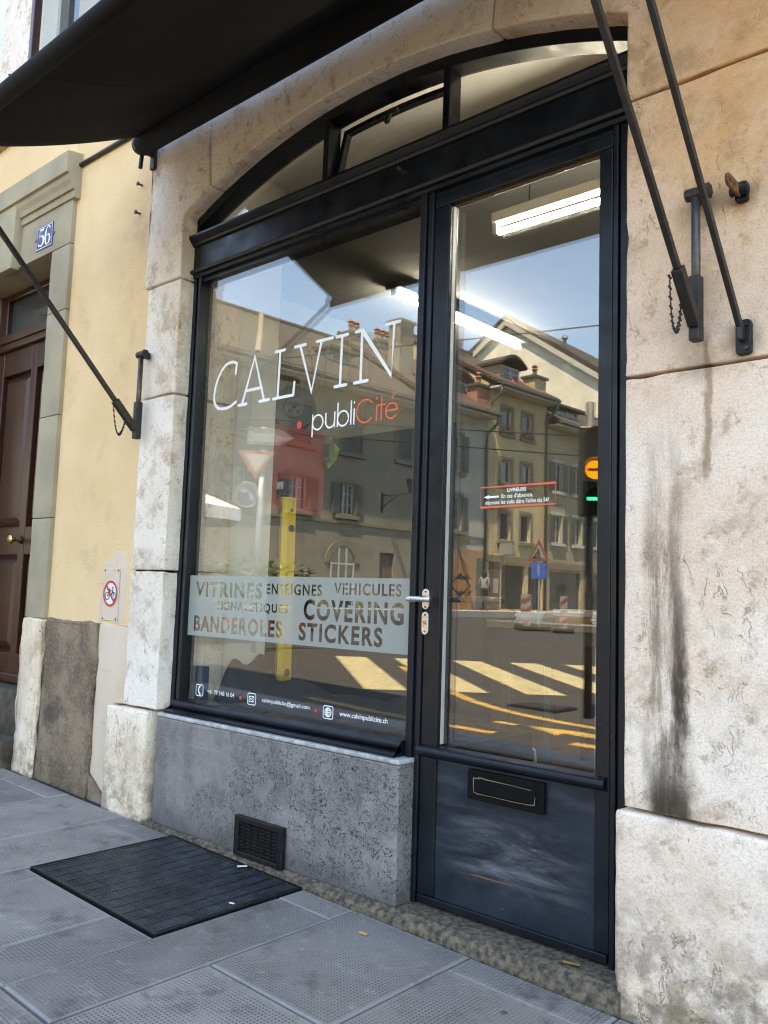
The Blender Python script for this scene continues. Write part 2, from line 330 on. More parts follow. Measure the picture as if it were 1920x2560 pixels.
M['deskpale'] = simple('pale_metal_leg', (.55, .54, .49), .5, var=.12)
M['bluebook'] = simple('navy_folder', (.008, .04, .10), .5, var=.15)
M['paper'] = simple('paper', (.75, .72, .66), .8, var=.1)
M['blueprint'] = simple('blue_sheet', (.06, .16, .42), .6, var=.2)

def tiles(name, a, c2, sc=6.0):
    m, nt, b = new(name); p = pos(nt)
    w = nd(nt, 'ShaderNodeTexWave', {'Vector': p, 'Scale': sc*.42, 'Distortion': 1.5, 'Detail': 2, 'Detail Scale': 3}, wave_type='BANDS', bands_direction='Z').outputs['Fac']
    n = noise(nt, 2.5, 6, .7)
    c = mixc(nt, rng(nt, n, .3, .7), a, c2); c = mixc(nt, rng(nt, w, .0, .35, .5, 0), c, (.03, .022, .018))
    c = mixc(nt, rng(nt, voro(nt, 4.2, out='Color'), .4, .9, 0, .4), c, tuple(v*1.6 for v in a))
    put(nt, b.inputs['Base Color'], c); b.inputs['Roughness'].default_value = .9
    put(nt, b.inputs['Normal'], bump(nt, mth(nt, 'ADD', w, mth(nt, 'MULTIPLY', noise(nt, 14, 3), .6)), .7, .05)); return m
M['tile_brown'] = tiles('weathered_brown_tiles', (.062, .05, .036), (.034, .029, .023))
M['tile_red'] = tiles('weathered_red_tiles', (.085, .05, .036), (.042, .031, .025))
def brick():
    m, nt, b = new('red_brick'); p = pos(nt); x, y, z = sep(nt, p)
    v = nd(nt, 'ShaderNodeCombineXYZ', {0: mth(nt, 'ADD', x, y), 1: z}).outputs[0]
    t = nd(nt, 'ShaderNodeTexBrick', {'Vector': v, 'Color1': (.38, .13, .07, 1), 'Color2': (.27, .10, .06, 1), 'Mortar': (.3, .24, .2, 1), 'Scale': 4.5, 'Mortar Size': .02})
    put(nt, b.inputs['Base Color'], t.outputs['Color']); b.inputs['Roughness'].default_value = .9; return m
M['brick'] = brick()
M['terracotta'] = simple('terracotta', (.36, .13, .07), .85, var=.4, scale=9)
def facade(name, a):
    m, nt, b = new(name); p = pos(nt)
    c = mixc(nt, rng(nt, noise(nt, .6, 6, .65), .32, .68), a, tuple(v*.74 for v in a))
    c = mixc(nt, rng(nt, noise(nt, 3.2, 6, .7, vec=scl(nt, p, (1, 1, .18))), .52, .74, 0, .5), c, tuple(v*.5 for v in a))
    c = mixc(nt, rng(nt, noise(nt, 9, 5, .7), .55, .75, 0, .35), c, tuple(min(.9, v*1.3) for v in a))
    put(nt, b.inputs['Base Color'], c); b.inputs['Roughness'].default_value = .92
    put(nt, b.inputs['Normal'], bump(nt, noise(nt, 18, 5, .6), .4, .02)); return m
M['f_grey'] = facade('grey_beige_render', (.25, .225, .17))
M['f_white'] = facade('off_white_render', (.42, .395, .33))
M['f_cream'] = facade('cream_render', (.52, .41, .235))
M['f_ochre'] = facade('ochre_render', (.36, .305, .2))
M['f_gable'] = facade('pale_gable_render', (.74, .69, .57))
M['f_pink'] = facade('salmon_stone', (.38, .22, .13))
M['trim'] = simple('window_trim_stone', (.20, .172, .12), .9, var=.15, scale=3)
M['whitetrim'] = simple('white_trim', (.45, .43, .38), .8, var=.1, scale=3)
M['shutter'] = simple('grey_green_shutter', (.115, .12, .10), .7, var=.2, scale=4)
M['gutter'] = simple('zinc_gutter', (.13, .12, .11), .5, .3, var=.3, scale=6)
M['orangedoor'] = simple('oak_door', (.36, .16, .05), .6, var=.3, scale=6)
M['browndoor'] = simple('brown_door', (.15, .10, .07), .6, var=.3, scale=6)
M['leaf'] = simple('shrub_leaf', (.10, .135, .05), .5, var=.5, scale=12)
M['bark'] = simple('shrub_stem', (.09, .065, .04), .9, var=.3)
M['canvas'] = simple('white_canvas', (.85, .83, .78), .8, var=.04)
M['signblue'] = simple('sign_blue', (.03, .09, .40), .4, var=.1)
M['signwhite'] = simple('sign_white', (.8, .8, .79), .5, var=.06)
M['signred'] = simple('sign_red', (.62, .035, .02), .4, var=.12)
M['fsred'] = simple('glare_dulled_red', (.30, .12, .10), .6, var=.2)  # sign post colours dulled to stand for glare of the partition behind the glass
M['fswhite'] = simple('glare_dulled_white', (.36, .36, .35), .6, var=.15)
M['fsblue'] = simple('glare_dulled_blue', (.07, .085, .16), .6, var=.2)
M['rwred'] = simple('dusty_shaded_red', (.20, .06, .045), .6, var=.25)  # roadworks red and white: shade and dirt both put into the colour
M['rwwhite'] = simple('dusty_shaded_white', (.24, .24, .235), .6, var=.2)
M['signback'] = simple('sign_aluminium', (.42, .43, .44), .35, .6, var=.1)
M['enamel'] = simple('blue_enamel', (.012, .03, .16), .14, var=.15, scale=30)
M['flower'] = simple('pink_flowers', (.62, .2, .26), .8, var=.4, scale=14)
M['skin'] = simple('skin', (.45, .27, .19), .6)
M['hair'] = simple('dark_hair', (.02, .014, .01), .6)
M['trousers'] = simple('dark_trousers', (.06, .035, .025), .8)
M['shirt0'] = simple('white_shirt', (.72, .72, .70), .8)

# ------------------------------------------------------------------ geometry helpers
def box(bm, x0, x1, y0, y1, z0, z1):
    vs = [bm.verts.new(c) for c in ((x0, y0, z0), (x1, y0, z0), (x1, y1, z0), (x0, y1, z0), (x0, y0, z1), (x1, y0, z1), (x1, y1, z1), (x0, y1, z1))]
    for f in ((3, 2, 1, 0), (4, 5, 6, 7), (0, 1, 5, 4), (1, 2, 6, 5), (2, 3, 7, 6), (3, 0, 4, 7)):
        bm.faces.new([vs[i] for i in f])
    return vs
def prism(bm, poly, a0, a1, fn):
    """poly: list of 2D points; fn(u,v,a) -> world."""
    lo = [bm.verts.new(fn(u, v, a0)) for u, v in poly]; hi = [bm.verts.new(fn(u, v, a1)) for u, v in poly]
    n = len(poly)
    bm.faces.new(lo[::-1]); bm.faces.new(hi)
    for i in range(n): bm.faces.new((lo[i], lo[(i+1) % n], hi[(i+1) % n], hi[i]))
XZ = lambda u, v, a: (u, a, v)
YZ = lambda u, v, a: (a, u, v)
def tube(bm, pts, r, n=10, caps=True):
    pts = [Vector(p) for p in pts]; rings = []
    for i, p in enumerate(pts):
        t = (pts[min(i+1, len(pts)-1)] - pts[max(i-1, 0)]).normalized()
        a = t.cross(Vector((0, 0, 1)))
        if a.length < .05: a = t.cross(Vector((0, 1, 0)))
        a.normalize(); b = t.cross(a)
        rr = r[i] if isinstance(r, (list, tuple)) else r
        rings.append([bm.verts.new(p + a*math.cos(k*2*math.pi/n)*rr + b*math.sin(k*2*math.pi/n)*rr) for k in range(n)])
    for q, w in zip(rings, rings[1:]):
        for k in range(n): bm.faces.new((q[k], q[(k+1) % n], w[(k+1) % n], w[k]))
    if caps: bm.faces.new(rings[0][::-1]); bm.faces.new(rings[-1])
def bar(bm, p0, p1, w, h, up=(0, 0, 1)):
    p0, p1 = Vector(p0), Vector(p1); t = (p1-p0).normalized(); s = t.cross(Vector(up))
    if s.length < .01: s = t.cross(Vector((1, 0, 0)))
    s.normalize(); u = s.cross(t)
    c = [bm.verts.new(p + s*a*w/2 + u*b*h/2) for p in (p0, p1) for a, b in ((-1, -1), (1, -1), (1, 1), (-1, 1))]
    for f in ((3, 2, 1, 0), (4, 5, 6, 7), (0, 1, 5, 4), (1, 2, 6, 5), (2, 3, 7, 6), (3, 0, 4, 7)): bm.faces.new([c[i] for i in f])
def disc(bm, c, r, n=20, ax='y', h=.002, rz=None):
    c = Vector(c)
    P = [(math.cos(k*2*math.pi/n)*r, math.sin(k*2*math.pi/n)*(rz or r)) for k in range(n)]
    f = {'y': lambda u, v, a: c+Vector((u, a, v)), 'z': lambda u, v, a: c+Vector((u, v, a)), 'x': lambda u, v, a: c+Vector((a, u, v))}[ax]
    prism(bm, P, 0, h, f)
def BM(): return bmesh.new()
def obj(name, bm, mat, parent=None, bevel=0.0, smooth=False, seg=2):
    bmesh.ops.recalc_face_normals(bm, faces=bm.faces[:])
    me = bpy.data.meshes.new(name); bm.to_mesh(me); bm.free()
    if smooth:
        for f in me.polygons: f.use_smooth = True
    return mesh_obj(name, me, mat, parent, bevel, seg)
def mesh_obj(name, me, mat, parent=None, bevel=0.0, seg=2):
    o = bpy.data.objects.new(name, me); COL.objects.link(o)
    if mat is not None and not me.materials: me.materials.append(M[mat] if isinstance(mat, str) else mat)
    if parent: o.parent = parent; o.matrix_parent_inverse = parent.matrix_basis.inverted()
    if bevel:
        b = o.modifiers.new('bevel', 'BEVEL'); b.width = bevel; b.segments = seg; b.limit_method = 'ANGLE'; b.angle_limit = R(40)
    return o
def obx(name, mat, parent, x0, x1, y0, y1, z0, z1, bevel=0.0):
    bm = BM(); box(bm, x0, x1, y0, y1, z0, z1); return obj(name, bm, mat, parent, bevel)
def tag(o, label, cat, group=None):
    o['label'] = label; o['category'] = cat
    if group: o['group'] = group
    return o
def thing(name, label, cat, loc=(0, 0, 0), group=None):
    o = bpy.data.objects.new(name, None); COL.objects.link(o); o.location = loc; o.empty_display_size = .1
    return tag(o, label, cat, group)
def struct(o): o['kind'] = 'structure'; return o
def gz(x): return -.045 - .025*max(-32, min(30, x))

def rough_block(name, mat, parent, poly, y0, y1, amp=.0025, cell=.05, edge=.006, rnd=.004):
    """stone block: XZ outline, front face at y0; subdivided, worn arrises, slightly uneven."""
    bm = BM(); prism(bm, poly, y0, y1, XZ)
    bmesh.ops.recalc_face_normals(bm, faces=bm.faces[:])
    bmesh.ops.bevel(bm, geom=bm.edges[:], offset=edge, segments=2, affect='EDGES', profile=.6)
    long = [e for e in bm.edges if e.calc_length() > cell*1.6]
    for _ in range(5):
        long = [e for e in bm.edges if e.calc_length() > cell*1.7]
        if not long: break
        bmesh.ops.subdivide_edges(bm, edges=long, cuts=1, use_grid_fill=True)
    bm.normal_update()
    sd = random.uniform(0, 50)
    for v in bm.verts:
        n = mnoise.noise(v.co*14+Vector((sd, 0, 0))) + .6*mnoise.noise(v.co*40+Vector((0, sd, 0)))
        v.co += v.normal*n*amp
        ch = mnoise.noise(v.co*22+Vector((0, 0, sd)))
        near = min(abs(v.co.x-min(p[0] for p in poly)), abs(v.co.x-max(p[0] for p in poly)), abs(v.co.z-min(p[1] for p in poly)), abs(v.co.z-max(p[1] for p in poly)))
        if near < .012 and ch > .25: v.co -= v.normal*(ch-.25)*rnd*4
    return obj(name, bm, mat, parent, smooth=True)

def openwall(bm, fn, u0, u1, z0, z1, ops, d0, rev):
    """wall sheet at depth d0 with rectangular openings and reveals going back to d0-rev; fn(u,d,z)->world"""
    us = sorted({u0, u1, *[o[0] for o in ops], *[o[1] for o in ops]}); zs = sorted({z0, z1, *[o[2] for o in ops], *[o[3] for o in ops]})
    us = [u for u in us if u0 <= u <= u1]; zs = [z for z in zs if z0 <= z <= z1]
    Q = lambda *c: bm.faces.new([bm.verts.new(fn(*k)) for k in c])
    for a, b in zip(us, us[1:]):
        for c, d in zip(zs, zs[1:]):
            if any(o[0] <= (a+b)/2 <= o[1] and o[2] <= (c+d)/2 <= o[3] for o in ops): continue
            Q((a, d0, c), (b, d0, c), (b, d0, d), (a, d0, d))
    for a, b, c, d in ops:
        for p, q in (((a, c), (a, d)), ((b, d), (b, c)), ((a, d), (b, d)), ((b, c), (a, c))):
            if p[1] == q[1] and p[1] < z0: continue
            Q((p[0], d0, p[1]), (q[0], d0, q[1]), (q[0], d0-rev, q[1]), (p[0], d0-rev, p[1]))

# text: curves filled to flat meshes in the XZ plane
def font_obj(s, bold=0.0):
    cu = bpy.data.curves.new('t', 'FONT'); cu.body = s; cu.offset = bold; cu.resolution_u = 4
    o = bpy.data.objects.new('t', cu); COL.objects.link(o); bpy.context.view_layer.update(); return o
def text(name, s, mat, parent, x0, x1, z0, z1, y, bold=0.0, shear=0.0):
    o = font_obj(s, bold); dg = bpy.context.evaluated_depsgraph_get()
    me = bpy.data.meshes.new_from_object(o.evaluated_get(dg)); bpy.data.objects.remove(o)
    xs = [v.co.x for v in me.vertices]; ys = [v.co.y for v in me.vertices]
    a, b, c, d = min(xs), max(xs), min(ys), max(ys)
    for v in me.vertices:
        X = x0+(v.co.x-a)/(b-a)*(x1-x0); Z = z0+(v.co.y-c)/(d-c)*(z1-z0)
        v.co = (X+shear*(Z-z0), y, Z)
    me.materials.clear(); me.name = name
    return mesh_obj(name, me, mat, parent)
_k = [0]
def ribbon(bm, pts, w, y, cap=True, closed=False):
    """flat pen stroke along XZ points, rounded ends"""
    _k[0] += 1; yy = y - .00012*(_k[0] % 9)
    P = [Vector((p[0], p[1])) for p in pts]; n = len(P); L, Rr = [], []
    for i in range(n):
        if closed: t = (P[(i+1) % n]-P[i-1]).normalized(); t1 = (P[i]-P[i-1]).normalized()
        else:
            t = (P[min(i+1, n-1)]-P[max(i-1, 0)]).normalized(); t1 = (P[i]-P[i-1]).normalized() if 0 < i else t
        nn = Vector((-t.y, t.x)); k = max(.5, t.dot(t1)); h = (w[i] if isinstance(w, (list, tuple)) else w)/2/k
        L.append(P[i]+nn*h); Rr.append(P[i]-nn*h)
    if closed:
        a = [bm.verts.new((q.x, yy, q.y)) for q in L]; b = [bm.verts.new((q.x, yy, q.y)) for q in Rr]
        for i in range(n): bm.faces.new((a[i], a[(i+1) % n], b[(i+1) % n], b[i]))
        return
    a = [bm.verts.new((q.x, yy, q.y)) for q in L]; b = [bm.verts.new((q.x, yy, q.y)) for q in Rr]
    for i in range(n-1): bm.faces.new((a[i], a[i+1], b[i+1], b[i]))
    if cap:
        for i, sgn, va, vb in ((0, -1, a[0], b[0]), (n-1, 1, a[-1], b[-1])):
            t = (P[1]-P[0] if i == 0 else P[-1]-P[-2]).normalized()*sgn; hv = (Vector((va.co.x, va.co.z))-P[i])
            arc = [P[i]+hv*math.cos(k*math.pi/7)+t*hv.length*math.sin(k*math.pi/7) for k in range(1, 7)]
            bm.faces.new([va]+[bm.verts.new((q.x, yy, q.y)) for q in arc]+[vb])
def arcpts(cx, cz, rx, rz, a0, a1, n=18):
    return [(cx+rx*math.cos(R(a0+(a1-a0)*k/n)), cz+rz*math.sin(R(a0+(a1-a0)*k/n))) for k in range(n+1)]
def rrect(x0, x1, z0, z1, r):
    return arcpts(x1-r, z1-r, r, r, 0, 90, 4)+arcpts(x0+r, z1-r, r, r, 90, 180, 4)+arcpts(x0+r, z0+r, r, r, 180, 270, 4)+arcpts(x1-r, z0+r, r, r, 270, 360, 4)
#SPLIT
# ================================================================== SETTING: road, pavement
YS = -.08                                                            # front plane of the dressed stone
bm = BM()
xs = [-420, -32, 30, 420]
for a, b in zip(xs, xs[1:]):
    q = [bm.verts.new(c) for c in ((a, -420, gz(a)-.10), (b, -420, gz(b)-.10), (b, 60, gz(b)-.10), (a, 60, gz(a)-.10))]
    bm.faces.new(q)
bmesh.ops.remove_doubles(bm, verts=bm.verts[:], dist=1e-4)
road = struct(obj('road', bm, 'asphalt'))
PX0, PX1, PY = -9.0, 7.0, -2.92                                       # near pavement strip
bm = BM()
for a, b in ((PX0, PX1),):
    v = [bm.verts.new((x, y, gz(x)-z)) for x in (a, b) for y, z in ((PY, .014), (.0, .014), (.0, .16), (PY, .16))]
    for f in ((0, 1, 5, 4), (1, 2, 6, 5), (2, 3, 7, 6), (3, 0, 4, 7), (3, 2, 1, 0), (4, 5, 6, 7)): bm.faces.new([v[i] for i in f])
pav = struct(obj('pavement', bm, 'joint'))
def slab(x0, x1, y0, y1):
    g = .0035; x0 += g; x1 -= g; y0 += g; y1 -= g
    dz = random.uniform(-.0015, .0015); tl = random.uniform(-.0012, .0012)
    bm = BM(); uvl = bm.loops.layers.uv.new('uv')
    Z = lambda x, y: gz(x)+dz+tl*(y-y0)
    e = .007
    top = [bm.verts.new((x, y, Z(x, y))) for x, y in ((x0+e, y0+e), (x1-e, y0+e), (x1-e, y1-e), (x0+e, y1-e))]
    mid = [bm.verts.new((x, y, Z(x, y)-.0045)) for x, y in ((x0, y0), (x1, y0), (x1, y1), (x0, y1))]
    bot = [bm.verts.new((x, y, Z(x, y)-.03)) for x, y in ((x0, y0), (x1, y0), (x1, y1), (x0, y1))]
    f = bm.faces.new(top)
    for i in range(4):
        j = (i+1) % 4; bm.faces.new((mid[i], mid[j], top[j], top[i])); bm.faces.new((bot[i], bot[j], mid[j], mid[i]))
    mg = .026
    for fc in bm.faces:
        for l in fc.loops:
            c = l.vert.co; U = min(c.x-x0, x1-c.x); Vv = min(c.y-y0, y1-c.y)
            l[uvl].uv = ((c.x-x0)/max(x1-x0, .01), (c.y-y0)/max(y1-y0, .01))
    return obj('slab', bm, 'slab', pav)
for k in range(-9, 7):
    x0 = .325+.4955*k; x1 = x0+.4955
    ys = [-.122]+([-.75, -1.745, -2.72] if k % 2 else [-.25, -1.245, -2.24, -2.72])
    if x1 > PX1: break
    for a, b in zip(ys, ys[1:]):
        if x0 < -.60 and x1 > -1.1 and a > -.7 and b < -.13 and False: continue
        # the mat well cuts the slabs it lies in
        mx0, mx1, my0, my1 = -1.275, -.435, -.765, -.112
        ox0, ox1, oy0, oy1 = max(x0, mx0), min(x1, mx1), max(b, my0), min(a, my1)
        if ox1-ox0 > .02 and oy1-oy0 > .004:
            if ox0-x0 > .03: slab(x0, ox0, b, a)
            if x1-ox1 > .03: slab(ox1, x1, b, a)
            if oy0-b > .03: slab(ox0, ox1, b, oy0)
            if a-oy1 > .03: slab(ox0, ox1, oy1, a)
        else: slab(x0, x1, b, a)
bm = BM()
def gbox(bm, x0, x1, y0, y1, zt, zb):
    v = [bm.verts.new((x, y, gz(x)+z)) for x in (x0, x1) for y, z in ((y0, zt), (y1, zt), (y1, zb), (y0, zb))]
    for f in ((0, 1, 5, 4), (1, 2, 6, 5), (2, 3, 7, 6), (3, 0, 4, 7), (3, 2, 1, 0), (4, 5, 6, 7)): bm.faces.new([v[i] for i in f])
kerb = struct(bpy.data.objects.new('kerb', None)); COL.objects.link(kerb)
x = PX0
while x < PX1-.01:
    b = BM(); gbox(b, x+.004, x+.996, PY-.12, -2.726, .004, -.2); obj('kerb_stone', b, 'kerb', kerb, bevel=.015); x += 1.0
bm.free()
# road markings as thin sheets 4 mm above the asphalt
def marking(name, pts, mat, parent=road):
    bm = BM(); bm.faces.new([bm.verts.new((x, y, gz(x)-.096)) for x, y in pts]); return obj(name, bm, mat, parent)
def stroke_mark(name, pts, w, mat='zebra'):
    P = [Vector(p) for p in pts]; L, Q = [], []
    for i in range(len(P)):
        t = (P[min(i+1, len(P)-1)]-P[max(i-1, 0)]).normalized(); n = Vector((-t.y, t.x))*w/2
        L.append(P[i]+n); Q.append(P[i]-n)
    bm = BM()
    a = [bm.verts.new((q.x, q.y, gz(q.x)-.096)) for q in L]; b = [bm.verts.new((q.x, q.y, gz(q.x)-.096)) for q in Q]
    for i in range(len(P)-1): bm.faces.new((a[i], a[i+1], b[i+1], b[i]))
    return obj(name, bm, mat, road)
zd = Vector((.76, .65)).normalized(); zn = Vector((.65, -.76))
for k in range(-1, 7):
    h = 2.03; c = Vector((-4.0, -5.77))+zn*(k*.96)-zd*h
    marking('zebra_stripe', [tuple(c-zd*h-zn*.25), tuple(c+zd*h-zn*.25), tuple(c+zd*h+zn*.25), tuple(c-zd*h+zn*.25)], 'zebra_pale')
stroke_mark('lane_line', [(-6.3, -7.3), (-5.0, -6.25), (-4.21, -5.67), (-3.55, -5.22), (-3.06, -4.98), (-2.75, -4.89), (-2.49, -4.83), (-2.18, -4.8), (-1.87, -4.79), (-.5, -4.8), (3, -4.85)], .13)
stroke_mark('lane_line', [(-4.6, -3.78), (-3.6, -3.70), (-2.82, -3.70), (-2.53, -3.70), (-2.26, -3.73)], .11)
stroke_mark('lane_dash', [(-2.6, -4.26), (-2.38, -4.27)], .10)
marking('arrow_marking', [(-2.31, -4.33), (-1.86, -4.12), (-1.90, -4.26), (-1.2, -4.30), (-1.2, -4.48), (-1.9, -4.46)], 'zebra')
stroke_mark('lane_dash', [(-1.6, -3.9), (-1.2, -3.93)], .14)
# drain cover in the road
dr = thing('road_drain_grate', 'dark ribbed drain grate sunk in the sunlit road', 'drain grate', (-2.85, -5.45, gz(-2.85)-.1))
obx('frame', 'cast', dr, -3.15, -2.55, -5.72, -5.28, gz(-2.85)-.13, gz(-2.85)-.082)
for k in range(12): obx('bar', 'iron_grey', dr, -3.11+k*.046, -3.09+k*.046, -5.68, -5.32, gz(-2.85)-.081, gz(-2.85)-.07)

# ================================================================== the stone shop building
shop = thing('shop_building', 'pale limestone shop building with wide segmental arch opening', 'building', (0, .3, 0))
TOP = 6.9; TOPY = 10.6
# stone blocks: right pier
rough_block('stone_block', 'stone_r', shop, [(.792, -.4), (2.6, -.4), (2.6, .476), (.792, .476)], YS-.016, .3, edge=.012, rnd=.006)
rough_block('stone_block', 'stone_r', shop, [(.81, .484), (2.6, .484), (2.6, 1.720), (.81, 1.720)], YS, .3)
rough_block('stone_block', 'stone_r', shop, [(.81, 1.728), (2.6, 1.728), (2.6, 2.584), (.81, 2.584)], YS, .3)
# left pier
rough_block('stone_block', 'stone_b', shop, [(-1.885, -.2), (-1.545, -.2), (-1.545, .482), (-1.885, .482)], YS-.03, .3, edge=.014, rnd=.01)
rough_block('stone_block', 'stone_l', shop, [(-1.79, .492), (-1.512, .492), (-1.512, 1.137), (-1.79, 1.137)], YS, .3, edge=.01, rnd=.008)
rough_block('stone_block', 'stone_l', shop, [(-1.785, 1.143), (-1.508, 1.143), (-1.508, 1.990), (-1.785, 1.990)], YS, .3)
rough_block('stone_block', 'stone_l', shop, [(-1.785, 1.998), (-1.508, 1.998), (-1.508, 2.565), (-1.785, 2.565)], YS, .3, edge=.009)
# arch: circle through the measured springing points and crown
AXC, ASP, ARISE = -.352, 2.887, .245
AH = 1.158; AR = (AH*AH+ARISE*ARISE)/(2*ARISE); AZC = ASP+ARISE-AR
def arcz(x): return AZC+math.sqrt(max(AR*AR-(x-AXC)**2, 0))
def archstone(xa, xb, joint_lean_a, joint_lean_b, mat, foot=None):
    n = max(4, int((xb-xa)/.06)); low = [(xa+(xb-xa)*k/n, arcz(xa+(xb-xa)*k/n)) for k in range(n+1)]
    poly = low+[(xb+joint_lean_b, 3.80), (xa+joint_lean_a, 3.80)]
    if foot: poly = foot(low)+[(xb+joint_lean_b, 3.80), (xa+joint_lean_a, 3.80)]
    return rough_block('arch_stone', mat, shop, poly, YS, .12, edge=.008)
n = 6; sp = [(-1.508+(.202)*k/n, arcz(-1.508+.202*k/n)) for k in range(n+1)]
rough_block('arch_stone', 'stone_l', shop, [(-1.815, 2.573), (-1.508, 2.573)]+sp+[(-1.39, 3.80), (-1.815, 3.80)], YS-.004, .12, edge=.008)
archstone(-1.301, .30, -.085, .05, 'stone_l')
sp = [(.305+(.505)*k/8, arcz(.305+.505*k/8)) for k in range(9)]
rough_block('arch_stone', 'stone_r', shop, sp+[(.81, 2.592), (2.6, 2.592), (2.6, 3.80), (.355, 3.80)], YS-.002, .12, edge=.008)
# upper storey
bm = BM(); openwall(bm, lambda u, d, z: (u, -.05-d*0+(-d), z), -1.82, 7.0, 3.80, TOP, [(-.9, .1, 4.5, 5.9), (1.6, 2.6, 4.5, 5.9)], 0, .2)
box(bm, 2.6, 7.0, -.05, .3, -.4, 3.80)
obj('upper_wall', bm, 'whitewall', shop)
for a, b in ((-.9, .1), (1.6, 2.6)):
    w = obx('window', 'whitetrim', shop, a, b, .06, .10, 4.5, 5.9)
    obx('pane', 'pane', w, a+.06, a+.47, .05, .056, 4.58, 5.82); obx('pane', 'pane', w, b-.47, b-.06, .05, .056, 4.58, 5.82)
bm = BM(); prism(bm, [(-.35, TOP), (-.35, TOP+.12), (4.8, TOP+3.3), (10, TOP+.12), (10, TOP)], -1.81, 7.0, YZ); obj('roof', bm, 'tile_brown', shop)
# threshold stone along the foot of the shopfront
bm = BM(); n = 60
prev = None
for k in range(n+1):
    x = -1.52+(.812+1.52)*k/n
    w1 = mnoise.noise(Vector((x*9, 0, 3)))*.004; w2 = mnoise.noise(Vector((x*16, 5, 3)))*.006
    ft = 0.0 if x > -.06 else -.004
    ring = [bm.verts.new(c) for c in ((x, .10, -.004), (x, -.03, -.003+w1*.5), (x, -.085, -.006+w1), (x, -.108+w2, -.016+w1), (x, -.118+w2, gz(x)+.012), (x, -.121+w2, gz(x)-.02), (x, .10, -.2))]
    if prev:
        for i in range(len(ring)): j = (i+1) % len(ring); bm.faces.new((prev[i], prev[j], ring[j], ring[i]))
    else: bm.faces.new(ring)
    prev = ring
bm.faces.new(prev[::-1])
obj('threshold', bm, 'threshold', shop, smooth=False)
# granite plinth under the window with its vent
bm = BM(); box(bm, -1.492, -.026, YS, .06, -.008, .468)
gp = obj('granite_panel', bm, 'granite', shop, bevel=.006)
bm = BM(); box(bm, -1.495, -.024, YS-.003, .06, .469, .486); obj('granite_top', bm, 'granite_edge', shop, bevel=.006)
vg = obx('vent_grille', 'cast', shop, -.865, -.588, YS-.012, YS-.001, -.006, .142, bevel=.003)
for (a, b, c, d) in ((-.872, -.846, -.008, .150), (-.607, -.581, -.008, .150), (-.846, -.607, .126, .150), (-.846, -.607, -.008, .012)):
    obx('grille_frame', 'cast', vg, a, b, YS-.026, YS-.004, c, d, bevel=.004)
for r_ in range(8):
    z = .021+r_*.0135
    for k in range(6): obx('louvre', 'cast', vg, -.843+k*.0395, -.843+k*.0395+.032, YS-.019, YS-.010, z, z+.0065)

# ================================================================== the yellow house, no. 56
yh = thing('yellow_house', 'yellow rendered house with rough stone plinth and mahogany entrance door', 'house', (-3.2, .3, 0))
YW = -.055
bm = BM(); openwall(bm, lambda u, d, z: (u, YW-d, z), -8.6, -1.78, .865, 3.965, [(-4.0, -2.8, .30, 3.30)], 0, .3)
obj('yellow_wall', bm, 'yellow', yh)
bm = BM(); openwall(bm, lambda u, d, z: (u, YW-d, z), -8.6, -1.82, 4.03, TOPY, [(-3.26, -2.30, 4.25, 5.9), (-6.4, -5.4, 4.25, 5.9), (-3.3, -2.3, 7.4, 9.1), (-6.4, -5.4, 7.4, 9.1)], 0, .16); box(bm, -8.6, -1.821, .3, 9.0, 4.0, TOPY)
obj('white_upper_wall', bm, 'whitewall', yh)
bm = BM(); prism(bm, [(-.35, TOPY), (-.35, TOPY+.12), (4.8, TOPY+3.0), (10, TOPY+.12), (10, TOPY)], -8.7, -1.815, YZ); obj('roof', bm, 'tile_brown', yh)
for a_ in (-3.3, -6.4):
    w = obx('window', 'whitetrim', yh, a_, a_+1.0, .04, .10, 7.4, 9.1); obx('pane', 'pane', w, a_+.08, a_+.92, .03, .036, 7.5, 9.0)
obx('string_course', 'sandstone', yh, -8.6, -1.825, YW-.035, YW+.1, 3.966, 4.029, bevel=.006)
bm = BM(); tube(bm, [(-2.63, YW-.012, 3.502), (-2.2, YW-.013, 3.497), (-1.83, YW-.012, 3.492)], .013); obj('cable', bm, 'iron', yh, smooth=True)
# plinth: separate rough stones left of the shop pier
rough_block('plinth_stone', 'rough', yh, [(-2.632, -.2), (-2.075, -.2), (-2.07, .868), (-2.60, .872), (-2.615, .5)], -.085, .2, amp=.011, cell=.028, edge=.012, rnd=.02)
rough_block('plinth_stone', 'stone_b', yh, [(-2.86, -.2), (-2.638, -.2), (-2.622, .5), (-2.637, .866), (-2.86, .868)], -.098, .2, amp=.009, cell=.03, edge=.014, rnd=.02)
rough_block('plinth_stone', 'rough', yh, [(-8.6, -.2), (-3.96, -.2), (-3.96, .868), (-8.6, .868)], -.085, .2, amp=.008, cell=.2, edge=.012)
rough_block('plinth_patch', 'pinkpatch', yh, [(-2.068, .12), (-1.97, .06), (-1.89, .02), (-1.89, .486), (-1.793, .49), (-1.793, .862), (-2.066, .866)], -.070, .2, amp=.003, edge=.006)
rough_block('plinth_stone', 'rough', yh, [(-2.072, -.2), (-1.889, -.2), (-1.889, .013), (-1.97, .052), (-2.072, .112)], -.078, .2, amp=.009, cell=.025, edge=.01, rnd=.01)
rough_block('render_patch', 'pinkpatch', yh, [(-2.10, .872), (-1.865, .872), (-1.86, 1.19), (-1.89, 1.235), (-1.95, 1.235), (-2.06, 1.185), (-2.09, 1.1)], YW-.002, .0, amp=.001, edge=.003)
